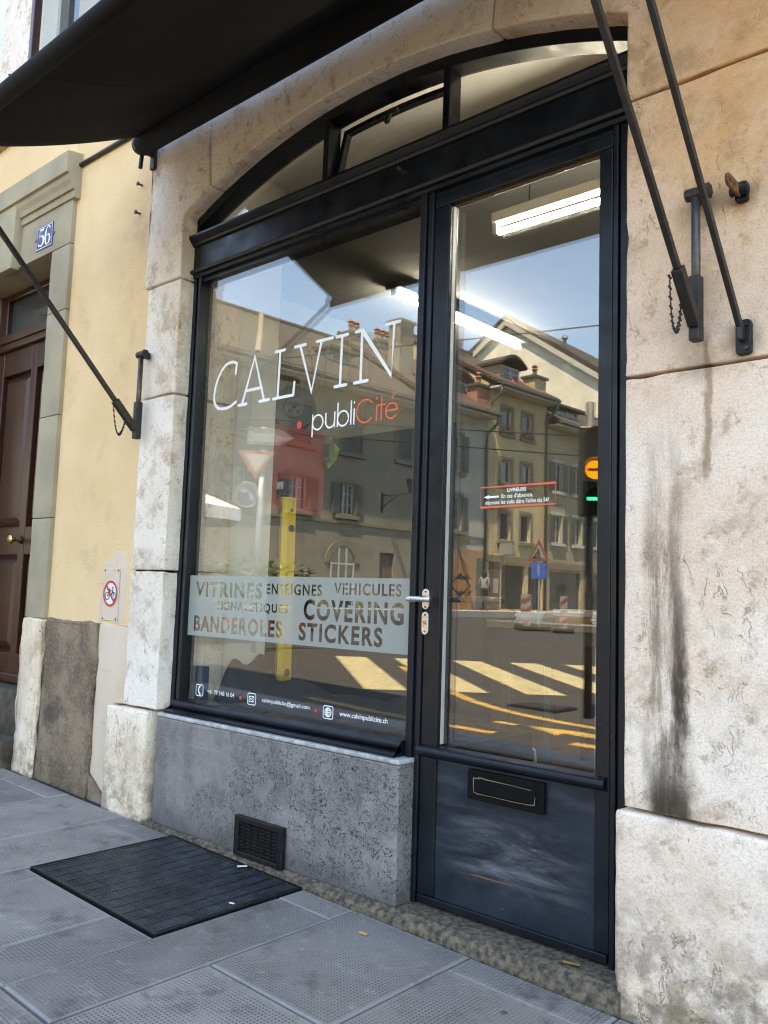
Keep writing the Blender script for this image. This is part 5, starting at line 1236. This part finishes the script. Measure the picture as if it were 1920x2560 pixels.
sh_ = 'shutter'
W1 = dict(shut=sh_, cols=2, rows=3); W1c = dict(shut=sh_, open_=False, cols=2)
ops = [(20.5, 21.5, 6.5, 7.95, W1c), (23.55, 24.3, 6.6, 8.0, W1c), (17.95, 18.9, 6.5, 7.95, W1c), (15.2, 16.2, 6.5, 7.95, W1c), (12.4, 13.4, 6.5, 7.95, W1c),
       (17.97, 18.85, 4.05, 5.32, dict(shut=sh_, cols=2, rows=3)), (20.45, 21.2, 4.08, 5.3, dict(shut=sh_, cols=3, rows=3)), (15.2, 16.1, 4.05, 5.32, W1), (12.4, 13.3, 4.05, 5.32, W1), (9.5, 10.5, 4.05, 5.32, W1), (9.5, 10.5, 6.5, 7.95, W1c), (22.70, 23.5, .5, 2.75)]
h1 = house('grey_beige_house', 'long grey-beige house with big brown tiled roof reflected in the display window', 4.5, 24.45, 9.15, 'f_grey', ops, rise=3.55)
bm = BM(); fbox(bm, 4.5, 24.45, .002, .06, 3.72, 3.84); obj('string_course', bm, 'trim', h1)
fb_('door', 'browndoor', h1, 22.70, 23.5, -.15, -.10, .5, 2.75)
# arched ground-floor window
n = 12; ap = [(20.08, .5), (21.30, .5)]+[(20.69+.61*math.cos(math.pi*k/n), 2.25+.61*math.sin(math.pi*k/n)) for k in range(n+1)]
bm = BM(); prism(bm, ap, .003, .02, lambda u, z, d: FW(u, d, z)); aw_ = obj('arched_window', bm, 'pane', h1)
bm = BM()
for k in range(4): x = 20.12+(1.14)*k/3; fbox(bm, x-.03, x+.03, .021, .05, .5, 2.25 if k in (0, 3) else 2.8)
for z in (1.35, 2.2): fbox(bm, 20.1, 21.28, .021, .045, z-.03, z+.03)
obj('glazing_bars', bm, 'whitetrim', aw_)
bm = BM(); prev = None
for k in range(n+1):
    a = math.pi*k/n; c = [bm.verts.new(FW(20.69+r*math.cos(a), d, 2.25+r*math.sin(a))) for r, d in ((.62, .002), (.86, .002), (.86, .05), (.62, .05))]
    if prev:
        for i in range(4): bm.faces.new((prev[i], prev[(i+1) % 4], c[(i+1) % 4], c[i]))
    else: bm.faces.new(c)
    prev = c
bm.faces.new(prev[::-1]); obj('arch_surround', bm, 'trim', aw_)
bm = BM(); tube(bm, [FW(15.9, .6, 9.2), FW(18.0, -2.2, 10.95), FW(20.0, -4.95, 12.85)], .12, 8); obj('party_ridge', bm, 'trim', h1)
bm = BM(); prism(bm, [(-1.45, 10.28), (-1.4, 10.42), (-2.2, 11.0), (-2.25, 10.86)], 16.5, 17.3, lambda d, z, u: FW(u, d, z)); obj('skylight', bm, 'pane', h1)
chimney(h1, 11, -4.4, 12.0, 13.4, w=1.0)
dormer(h1, 20.6, 21.9, -1.2, 9.75, 10.75, 'tile_brown', arched=False)
# white house
ops = [(26.75, 27.55, 6.55, 8.2, dict(shut=sh_, rows=3)), (26.85, 27.6, 3.98, 5.5, dict(shut=sh_, rows=3)), (25.0, 25.6, 6.55, 8.2, dict(rows=3)), (25.0, 25.6, 3.98, 5.5, dict(rows=3))]
h2 = house('white_house', 'narrow off-white house with arched dormer and salmon shop base reflected in the door', 24.5, 29.3, 9.5, 'f_white', ops, rise=3.5, roof='tile_red')
bm = BM(); fbox(bm, 24.5, 29.3, .002, .05, 3.70, 3.80); obj('string_course', bm, 'trim', h2)
fb_('shop_base', 'f_pink', h2, 24.5, 29.3, .003, .045, .3, 3.2)
n = 12; ap = [(26.85, .5), (28.15, .5)]+[(27.5+.65*math.cos(math.pi*k/n), 2.15+.65*math.sin(math.pi*k/n)) for k in range(n+1)]
bm = BM(); prism(bm, ap, .046, .07, lambda u, z, d: FW(u, d, z)); ad = obj('arched_door', bm, 'orangedoor', h2)
bm = BM(); fbox(bm, 27.46, 27.54, .071, .09, .5, 2.75); fbox(bm, 26.9, 28.1, .071, .088, 1.98, 2.08); obj('door_batten', bm, 'f_pink', ad)
fb_('side_door', 'shutter', h2, 28.70, 29.15, .046, .07, .5, 2.85)
fb_('hanging_sign', 'gutter', h2, 27.3, 27.36, .05, .75, 3.35, 3.72)
dormer(h2, 27.05, 28.85, -.9, 9.9, 11.0, 'tile_red', wall='trim'); chimney(h2, 29.0, -.3, 9.6, 10.7, w=.9, dd=.6, mat='brick', pots=1); chimney(h2, 25.3, -4.9, 12.5, 13.15, w=1.0, mat='f_grey'); chimney(h2, 27.2, -4.9, 12.5, 13.2, w=1.1, mat='f_grey', pots=3); chimney(h2, 25.06, -1.5, 10.2, 12.95, w=.85, dd=.7, mat='f_grey', pots=0)
downpipe(h2, 29.22, 9.5, .75)
# cream house
ops = [(u, u+.80, z, z+hh, dict(rows=1, cols=1, flowers=fl, trim='trim', shut=None)) for z, hh, fl in ((8.82, 1.2, 2), (6.5, 1.05, 0), (3.78, 1.33, 0)) for u in (30.40, 32.02)]
ops += [(30.6, 32.4, .6, 2.65), (32.7, 33.9, .6, 2.65)]
h3 = house('cream_house', 'tall narrow cream house with plain stone window surrounds reflected in the door glass', 29.35, 34.05, 11.0, 'f_cream', ops, rise=3.1, roof='tile_red')
for a, b in ((30.6, 32.4), (32.7, 33.9)): fb_('shop_window', 'pane', h3, a, b, -.14, -.12, .6, 2.65)
fb_('shop_fascia', 'trim', h3, 29.36, 34.04, .003, .09, 2.75, 3.05); fb_('brown_door', 'browndoor', h3, 29.65, 30.45, .003, .03, .45, 2.9)
fb_('hanging_sign', 'signback', h3, 30.3, 30.36, .05, .8, 3.1, 3.6)
dormer(h3, 30.8, 32.4, -.5, 11.35, 12.3, 'tile_red', wall='f_cream', flowers=True); chimney(h3, 33.4, -.3, 11.1, 12.0, w=.95, dd=.7, mat='f_cream', pots=1); chimney(h3, 31.95, -4.0, 12.9, 13.7, w=1.1, mat='f_cream', pots=1)
downpipe(h3, 33.95, 11.0, .75); downpipe(h3, 29.45, 11.0, .75, 9.7)
# ochre house
ops = [(u, u+.75, z, z+hh, dict(shut=sh_, rows=3, trim='whitetrim')) for z, hh in ((6.55, 1.45), (3.95, 1.4)) for u in (34.75, 36.6, 38.6, 40.6)]+[(34.5, 37.3, .6, 2.5), (38, 41, .6, 2.5)]
h4 = house('ochre_house', 'ochre house with grey shutters and dark dormer beside the cream house reflection', 34.1, 42.0, 10.0, 'f_ochre', ops, rise=3.1)
for a, b in ((34.5, 37.3), (38, 41)): fb_('shop_window', 'pane', h4, a, b, -.14, -.12, .6, 2.5)
fb_('shop_fascia', 'trim', h4, 34.12, 41.98, .003, .08, 2.62, 2.95); dormer(h4, 35.3, 37.5, -.4, 10.05, 11.0, 'tile_brown', wall='gutter', arched=False)
ops = [(u, u+.8, z, z+1.4, dict(shut=sh_, rows=3)) for z in (6.2, 3.6) for u in (43, 45)]
h5 = house('beige_end_house', 'plain beige house at the far end of the reflected row', 42.1, 47.5, 9.2, 'f_grey', ops, rise=3.6)
# tall gabled house behind
gh = thing('gabled_house', 'tall pale house with bare sunlit gable rising behind the reflected row', 'house', (-31.5, -54, .5))
bm = BM(); prism(bm, [(-42.5, .3), (-22.5, .3), (-22.5, 14.9), (-31.5, 21.1), (-42.5, 13.6)], -60, -48, lambda x, z, y: (x, y, z)); obj('wall', bm, 'f_gable', gh)
for sgn, xe, ze in ((1, -21.7, 14.4), (-1, -43.4, 13.0)):
    bm = BM(); prism(bm, [(-31.5, 21.2), (xe, ze), (xe, ze+.35), (-31.5, 21.6)], -60.6, -47.68, lambda x, z, y: (x, y, z)); obj('roof', bm, 'tile_brown', gh)
    bm = BM(); prism(bm, [(-31.5, 20.75), (xe, ze-.42), (xe, ze-.02), (-31.5, 21.18)], -47.9, -47.67, lambda x, z, y: (x, y, z)); obj('barge_board', bm, 'whitetrim', gh)
for x, z in ((-27.4, 18.75), (-24.2, 16.6)):
    bm = BM(); tube(bm, [(x, -49, z), (x, -49, z+.55), (x, -49, z+.6), (x, -49, z+.85)], [.14, .12, .26, .1], 10); obj('roof_vent', bm, 'gutter', gh)

# houses closing the far end of the street
for (xa, xb, yy, hh, mt, lab) in ((-17, -5, -66, 10.5, 'f_ochre', 'distant ochre house closing the left of the street end'), (-4.6, 9, -68, 12.0, 'f_white', 'distant off-white house closing the middle of the street end'), (9.4, 26, -64, 9.5, 'f_cream', 'distant cream house closing the right of the street end')):
    t = thing('distant_house', lab, 'house', ((xa+xb)/2, yy, -.5))
    wins = [(xa+1.2+k*2.4, xa+2.3+k*2.4, z, z+1.6) for k in range(int((xb-xa-1.5)/2.4)) for z in (1.0, 4.0, 7.0) if z+2.2 < hh]
    bm = BM(); openwall(bm, lambda u, d, z: (u, yy+d, z), xa, xb, -1.2, hh, wins, 0, .2); box(bm, xa, xb, yy-9, yy-.4, -1.2, hh); obj('wall', bm, mt, t)
    for a, b, c, d in wins:
        w = obx('window', 'pane', t, a, b, yy-.19, yy-.15, c, d); obx('mullion', 'whitetrim', w, (a+b)/2-.05, (a+b)/2+.05, yy-.149, yy-.1, c, d)
    bm = BM(); prism(bm, [(yy+.6, hh-.2), (yy+.6, hh), (yy-4.5, hh+3.6), (yy-9.6, hh), (yy-9.6, hh-.2)], xa-.2, xb+.2, YZ); obj('roof', bm, 'tile_brown', t)

# ------------------------------------------------------------------ street lantern on the grey house
ln = thing('wall_lantern', 'old iron street lantern on a scrolled bracket on the grey-beige house', 'street lamp', FW(23.0, 0, 4.8))
bm = BM(); tube(bm, [FW(22.72, .02, 5.05), FW(22.9, .5, 5.05), FW(23.1, 1.0, 5.1), FW(23.2, 1.15, 5.15)], .03, 8); tube(bm, [FW(22.72, .02, 4.5), FW(22.8, .3, 4.75), FW(22.95, .6, 5.0)], .025, 8); fbox(bm, 22.66, 22.78, .001, .03, 4.35, 5.15); obj('bracket', bm, 'iron', ln)
c = FW(23.2, 1.15, 0); bm = BM(); tube(bm, [(c[0], c[1], z) for z in (5.15, 5.2, 5.62)], [.1, .14, .24], 6); obj('lantern_glass', bm, 'pane', ln)
bm = BM(); tube(bm, [(c[0], c[1], z) for z in (5.621, 5.66, 5.8, 5.9, 6.0)], [.28, .26, .16, .06, .02], 6); obj('lantern_cap', bm, 'iron', ln)

# ------------------------------------------------------------------ traffic signal near the kerb
ts = thing('traffic_signal', 'black traffic signal with lit amber and green lamps reflected at the door edge', 'traffic signal', (-1.9, -5.05, gz(-1.9)-.1))
fd = Vector((.47, .88, 0)).normalized(); sd_ = Vector((0, 0, 1)).cross(fd)      # facing direction, sideways
ctr = Vector((-1.99, -5.0, 0))
def TS(a, d, z): p = ctr+sd_*a+fd*d; return (p.x, p.y, z)
def tsbox(a0, a1, d0, d1, z0, z1):
    bm = BM(); v = [bm.verts.new(TS(a, d, z)) for z in (z0, z1) for a, d in ((a0, d0), (a1, d0), (a1, d1), (a0, d1))]
    for f in ((3, 2, 1, 0), (4, 5, 6, 7), (0, 1, 5, 4), (1, 2, 6, 5), (2, 3, 7, 6), (3, 0, 4, 7)): bm.faces.new([v[i] for i in f])
    return bm
obj('housing', tsbox(-.16, .16, -.30, -.08, 1.90, 2.80), 'black', ts, bevel=.02)
bm = BM(); tube(bm, [TS(.05, -.38, gz(-1.9)-.1), TS(.05, -.38, 3.1)], .045, 12); obj('pole', bm, 'gutter', ts, smooth=True)
obj('mount', tsbox(.02, .08, -.36, -.301, 2.1, 2.6), 'iron', ts)
def lens(z, mat, name, r=.092):
    bm = BM(); n = 24
    for d0, rr in ((-.079, r),):
        prism(bm, [(r*math.cos(k*2*math.pi/n), r*math.sin(k*2*math.pi/n)) for k in range(n)], d0, d0+.012, lambda a, zz, d: TS(a, d, z+zz))
    o = obj(name, bm, mat, ts)
    bm = BM(); m_ = 18; prev = None
    for k in range(m_+1):
        a = math.pi*(-.12+1.24*k/m_); cc_ = [bm.verts.new(TS(q*math.cos(a), d, z+q*math.sin(a))) for q, d in ((r+.012, -.079), (r+.016, -.079), (r+.016, .09), (r+.012, .09))]
        if prev:
            for i in range(4): bm.faces.new((prev[i], prev[(i+1) % 4], cc_[(i+1) % 4], cc_[i]))
        else: bm.faces.new(cc_)
        prev = cc_
    bm.faces.new(prev[::-1]); obj('visor', bm, 'black', ts); return o
lens(2.655, 'black', 'dark_lens'); am = lens(2.355, 'amber', 'amber_lens'); obj('bar_mark', tsbox(-.075, .075, -.0665, -.0655, 2.34, 2.37), 'signred', am)
gr_ = lens(2.065, 'black', 'green_lens'); obj('green_bar', tsbox(-.075, .075, -.0665, -.062, 2.05, 2.083), 'green', gr_)

# ------------------------------------------------------------------ sign post on the far side of the road
sp_ = thing('sign_post', 'post carrying direction arrow, give-way triangle and blue turn sign', 'sign post', (-8.72, -6.5, gz(-8.7)-.1))
fx = Vector((.76, .65, 0)).normalized(); sx = Vector((0, 0, 1)).cross(fx)
pc = Vector((-8.75, -6.5, 0))
def SP(a, d, z): p = pc+sx*a+fx*d; return (p.x, p.y, z)
def plate(name, poly, d, mat, par, th=.02):
    bm = BM(); prism(bm, poly, d, d+th, lambda a, z, q: SP(a, q, z)); return obj(name, bm, mat, par)
bm = BM(); tube(bm, [SP(0, 0, gz(-8.7)-.1), SP(0, 0, 3.75)], .04, 12); obj('pole', bm, 'signback', sp_, smooth=True)
ar_ = plate('arrow_plate', [(-.50, 3.58), (-.70+.45, 3.72), (.25, 3.72), (.25, 3.44), (-.25, 3.44)], .045, 'signback', sp_)
for q in (.012, .052):
    e_ = [(-.50+q*1.6, 3.58), (-.25+q*.6, 3.72-q), (.25-q, 3.72-q), (.25-q, 3.44+q), (-.25+q*.6, 3.44+q)]
    bm = BM()
    for a_, b_ in zip(e_, e_[1:]+e_[:1]): bar(bm, SP(a_[0], .068, a_[1]), SP(b_[0], .068, b_[1]), .006, .014, tuple(fx))
    obj('arrow_rim', bm, 'fswhite', ar_)
bm = BM()
tr = plate('give_way_plate', [(-.21, 3.34), (.39, 3.34), (.09, 2.86)][::-1], .045, 'fsred', sp_); plate('give_way_face', [(-.11, 3.285), (.29, 3.285), (.09, 2.97)][::-1], .066, 'fswhite', tr, .003)
n = 24; ci = [(.17*math.cos(k*2*math.pi/n), 2.62+.19*math.sin(k*2*math.pi/n)) for k in range(n)]
bd = plate('turn_plate', [(a*1.12+.22, 2.62+(z-2.62)*1.12) for a, z in ci], .045, 'fswhite', sp_); plate('turn_face', [(a+.22, z) for a, z in ci], .066, 'fsblue', bd, .003)
bm = BM(); prev = None
for a, z in ((-.075, 2.52), (-.075, 2.60), (-.05, 2.65), (.0, 2.675), (.05, 2.665)):
    c_ = [bm.verts.new(SP(a+q[0]+.22, .0705, z+q[1])) for q in ((-.022, -.012), (.022, .012))]
    if prev: bm.faces.new((prev[0], prev[1], c_[1], c_[0]))
    prev = c_
bm.faces.new([bm.verts.new(SP(a+.22, .0705, z)) for a, z in ((.05, 2.62), (.05, 2.72), (.12, 2.665))]); obj('turn_arrow', bm, 'fswhite', bd)

# ------------------------------------------------------------------ parasol and shrubs of a terrace
pr = thing('parasol', 'large open white parasol on a terrace across the road', 'parasol', (-11.4, -6.6, gz(-11.4)-.1))
pcx, pcy = -11.75, -6.05; n = 8
bm = BM(); ap_ = bm.verts.new((pcx, pcy, 3.22)); mid = [bm.verts.new((pcx+1.05*math.cos(R(45*k+10)), pcy+1.05*math.sin(R(45*k+10)), 2.90)) for k in range(n)]; rim_ = [bm.verts.new((pcx+2.0*math.cos(R(45*k+10)), pcy+2.0*math.sin(R(45*k+10)), 2.52)) for k in range(n)]
for k in range(n): j = (k+1) % n; bm.faces.new((ap_, mid[k], mid[j])); bm.faces.new((mid[k], rim_[k], rim_[j], mid[j]))
po = obj('canopy', bm, 'canvas', pr); po.modifiers.new('t', 'SOLIDIFY').thickness = .01
bm = BM(); prev = [bm.verts.new((pcx+2.0*math.cos(R(45*k+10)), pcy+2.0*math.sin(R(45*k+10)), 2.51)) for k in range(n)]; low = [bm.verts.new((pcx+2.0*math.cos(R(45*k+10)), pcy+2.0*math.sin(R(45*k+10)), 2.30)) for k in range(n)]
for k in range(n): bm.faces.new((prev[k], prev[(k+1) % n], low[(k+1) % n], low[k]))
obj('valance', bm, 'canvas', pr)
bm = BM(); tube(bm, [(pcx, pcy, gz(pcx)-.1), (pcx, pcy, 3.2)], .035, 10); obj('pole', bm, 'signback', pr)
for k in range(n):
    bm = BM(); tube(bm, [(pcx, pcy, 2.98), (pcx+1.9*math.cos(R(45*k+10)), pcy+1.9*math.sin(R(45*k+10)), 2.53)], .012, 6); obj('rib', bm, 'signback', pr)
def shrub(x, y, h, w, label, seed):
    rr = random.Random(seed); z0 = gz(x)-.1; t = thing('shrub', label, 'shrub', (x, y, z0), 'terrace shrubs')
    bm = BM(); L = []
    for k in range(9):
        a = rr.uniform(0, 6.28); q = rr.uniform(.1, w*.8); p1 = Vector((x+q*math.cos(a), y+q*math.sin(a), z0+h*rr.uniform(.7, 1))); p0 = Vector((x+q*.2*math.cos(a), y+q*.2*math.sin(a), z0+.4)); tube(bm, [p0, (p0+p1)/2+Vector((0, 0, .08)), p1], [.02, .014, .006], 5); L.append((p0, p1))
    obj('stems', bm, 'bark', t)
    bm = BM()
    for p0, p1 in L:
        for k in range(95):
            s = rr.uniform(.08, 1.05); c = p0.lerp(p1, s)+Vector((rr.gauss(0, .10), rr.gauss(0, .10), rr.gauss(0, .07)))
            d = Vector((rr.gauss(0, 1), rr.gauss(0, 1), rr.uniform(-.2, 1.4))).normalized(); b = d.cross(Vector((rr.gauss(0, 1), rr.gauss(0, 1), rr.gauss(0, 1)))).normalized()*.022; l = rr.uniform(.10, .2)
            bm.faces.new([bm.verts.new(q_) for q_ in (c-d*l*.5, c+b, c+d*l*.5, c-b)])
    obj('foliage', bm, 'leaf', t)
    bm = BM(); tube(bm, [(x, y, z0), (x, y, z0+.42), (x, y, z0+.45)], [.22, .28, .3], 14); obj('planter', bm, 'terracotta', t)
for k, (x, y, h, w) in enumerate(((-14.5, -8.7, 1.75, .5), (-14.2, -9.5, 1.55, .5), (-13.8, -10.1, 1.6, .55), (-13.3, -10.7, 1.6, .55), (-12.8, -11.3, 1.45, .5))):
    shrub(x, y, h, w, ('leafy potted shrub, leftmost in the terrace row', 'leafy potted shrub, second from the left in the terrace row', 'leafy potted shrub, middle of the terrace row', 'leafy potted shrub, second from the right in the terrace row', 'leafy potted shrub, rightmost in the terrace row')[k], 20+k)

# ------------------------------------------------------------------ roadworks: warning sign and barrier boards
zr = gz(-11.7)-.1
rw = thing('roadworks_sign', 'red triangle roadworks sign above a blue arrow panel on a stand', 'road sign', (-11.7, -20, zr))
RY_ = -20.0
def rwp(name, poly, y, mat, par, th=.02): bm = BM(); prism(bm, poly, y, y+th, XZ); return obj(name, bm, mat, par)
t_ = rwp('triangle', [(-12.07, 2.25), (-11.30, 2.25), (-11.685, 2.92)], RY_, 'rwred', rw); rwp('triangle_face', [(-11.92, 2.335), (-11.45, 2.335), (-11.685, 2.76)], RY_+.021, 'rwwhite', t_, .004)
bm = BM()
for pts in ([(-11.72, 2.62), (-11.66, 2.56), (-11.68, 2.46), (-11.74, 2.345)], [(-11.68, 2.46), (-11.61, 2.345)], [(-11.66, 2.56), (-11.75, 2.50), (-11.80, 2.40)]):
    for a, b in zip(pts, pts[1:]): bar(bm, (a[0], RY_+.027, a[1]), (b[0], RY_+.027, b[1]), .045, .004, (0, 1, 0))
prism(bm, [(-11.90, 2.345), (-11.74, 2.345), (-11.82, 2.42)], RY_+.026, RY_+.03, XZ); obj('digging_figure', bm, 'blackprint', t_)
bp = rwp('blue_panel', [(-11.92, 1.72), (-11.42, 1.72), (-11.42, 2.20), (-11.92, 2.20)], RY_, 'signblue', rw); rwp('up_arrow', [(-11.70, 1.80), (-11.65, 1.80), (-11.65, 2.02), (-11.60, 2.02), (-11.675, 2.15), (-11.75, 2.02), (-11.70, 2.02)], RY_+.021, 'rwwhite', bp, .004)
bm = BM(); tube(bm, [(-11.685, RY_-.03, zr), (-11.685, RY_-.03, 2.8)], .03, 8); obj('post', bm, 'signback', rw)
bm = BM(); box(bm, -12.0, -11.4, RY_-.3, RY_+.25, zr, zr+.12); obj('base', bm, 'black', rw)
for k, (x, y, lab) in enumerate(((-12.35, -20.3, 'red and white striped barrier board left of the roadworks sign'), (-11.80, -19.6, 'red and white striped barrier board in front of the roadworks sign'), (-10.75, -19.9, 'red and white striped barrier board right of the roadworks sign'))):
    z0 = gz(x)-.1; b_ = thing('barrier_board', lab, 'barrier', (x, y, z0), 'roadworks barrier boards')
    pl = rwp('board', [(x-.12, z0+.12), (x+.12, z0+.12), (x+.12, z0+1.08), (x-.12, z0+1.08)], y, 'rwwhite', b_)
    for q in range(3): zz = z0+.16+q*.31; rwp('red_stripe', [(x-.11, zz), (x+.11, zz+.14), (x+.11, zz+.28), (x-.11, zz+.14)], y+.021, 'rwred', pl, .003)
    bm = BM(); box(bm, x-.2, x+.2, y-.3, y+.3, z0, z0+.14); obj('foot', bm, 'black', b_, bevel=.02)

# ------------------------------------------------------------------ overhead wires
for k, (a, b, lab) in enumerate((((-21.0, -14, 8.4), (6, -14, 6.0), 'thin overhead wire, the highest one crossing the sky'), ((-15.2, -4.2, 4.55), (4.3, -37.5, 6.3), 'dark overhead wire in front of the cream house, upper of the lower pair'), ((-15.2, -4.2, 4.45), (4.3, -37.5, 5.1), 'dark overhead wire in front of the cream house, lower of the lower pair'))):
    a, b = Vector(a), Vector(b); bm = BM(); tube(bm, [a.lerp(b, q/14)-Vector((0, 0, .06*math.sin(math.pi*q/14))) for q in range(15)], .016, 6); tag(obj('overhead_wire', bm, 'black', None), lab, 'wire', 'overhead wires')

# ------------------------------------------------------------------ passer-by in front of the white house
def person(x, y, label):
    z0 = .545; t = thing('person', label, 'person', (x, y, z0)); ex = Vector((-.2, -1, 0)).normalized(); si = Vector((1, -.2, 0)).normalized()
    J = {'pelvis': (0, 0, .93), 'chest': (0, .02, 1.22), 'neck': (0, .02, 1.43), 'head': (0, .05, 1.56), 'crown': (0, .04, 1.66),
         'sl': (.17, .0, 1.38), 'el': (.23, -.03, 1.12), 'wl': (.22, .08, .90), 'hl': (.21, .10, .82), 'sr': (-.17, 0, 1.38), 'er': (-.23, -.02, 1.12), 'wr': (-.21, .10, .92), 'hr': (-.20, .13, .84),
         'hipl': (.09, 0, .90), 'kl': (.10, .10, .50), 'al': (.10, .02, .09), 'tl': (.10, .16, .035), 'hipr': (-.09, 0, .90), 'kr': (-.10, -.0, .50), 'ar': (-.10, -.16, .09), 'tr': (-.10, -.02, .035)}
    Rr = {'pelvis': .15, 'chest': .15, 'neck': .06, 'head': .095, 'crown': .07, 'sl': .065, 'el': .045, 'wl': .032, 'hl': .035, 'sr': .065, 'er': .045, 'wr': .032, 'hr': .035, 'hipl': .095, 'kl': .06, 'al': .04, 'tl': .035, 'hipr': .095, 'kr': .06, 'ar': .04, 'tr': .035}
    E_ = [('pelvis', 'chest'), ('chest', 'neck'), ('neck', 'head'), ('head', 'crown'), ('chest', 'sl'), ('sl', 'el'), ('el', 'wl'), ('wl', 'hl'), ('chest', 'sr'), ('sr', 'er'), ('er', 'wr'), ('wr', 'hr'), ('pelvis', 'hipl'), ('hipl', 'kl'), ('kl', 'al'), ('al', 'tl'), ('pelvis', 'hipr'), ('hipr', 'kr'), ('kr', 'ar'), ('ar', 'tr')]
    ks = list(J); me = bpy.data.meshes.new('body'); base = Vector((x, y, z0))
    me.from_pydata([base+si*J[k][0]+ex*J[k][1]+Vector((0, 0, J[k][2])) for k in ks], [(ks.index(a), ks.index(b)) for a, b in E_], [])
    o = mesh_obj('body', me, 'trousers', t); o.modifiers.new('skin', 'SKIN')
    lay = me.skin_vertices[0] if me.skin_vertices else None
    if lay:
        for i, k in enumerate(ks): lay.data[i].radius = (Rr[k], Rr[k])
        lay.data[0].use_root = True
    ss = o.modifiers.new('sub', 'SUBSURF'); ss.levels = ss.render_levels = 1
    o.select_set(True)
    m, nt, b = new('passer_by'); z = mth(nt, 'SUBTRACT', sep(nt, pos(nt))[2], z0)
    c = mixc(nt, rng(nt, z, .93, .94, smooth=False), (.06, .035, .025), (.2, .2, .195)); c = mixc(nt, rng(nt, z, 1.42, 1.43, smooth=False), c, (.42, .25, .17)); c = mixc(nt, rng(nt, z, .07, .06, smooth=False), c, (.03, .03, .03))
    put(nt, b.inputs['Base Color'], c); b.inputs['Roughness'].default_value = .8; me.materials.clear(); me.materials.append(m)
    bm = BM(); bmesh.ops.create_uvsphere(bm, u_segments=16, v_segments=10, radius=1)
    for v in bm.verts: v.co = base+ex*(.01+v.co.y*.115)+si*v.co.x*.10+Vector((0, 0, 1.56+v.co.z*.125-(.16 if v.co.z < -.2 and v.co.y < .2 else 0)))
    obj('hair', bm, 'hair', t, smooth=True)
person(-18.45, -26.9, 'dark-haired person in white top and dark trousers walking past the white house')
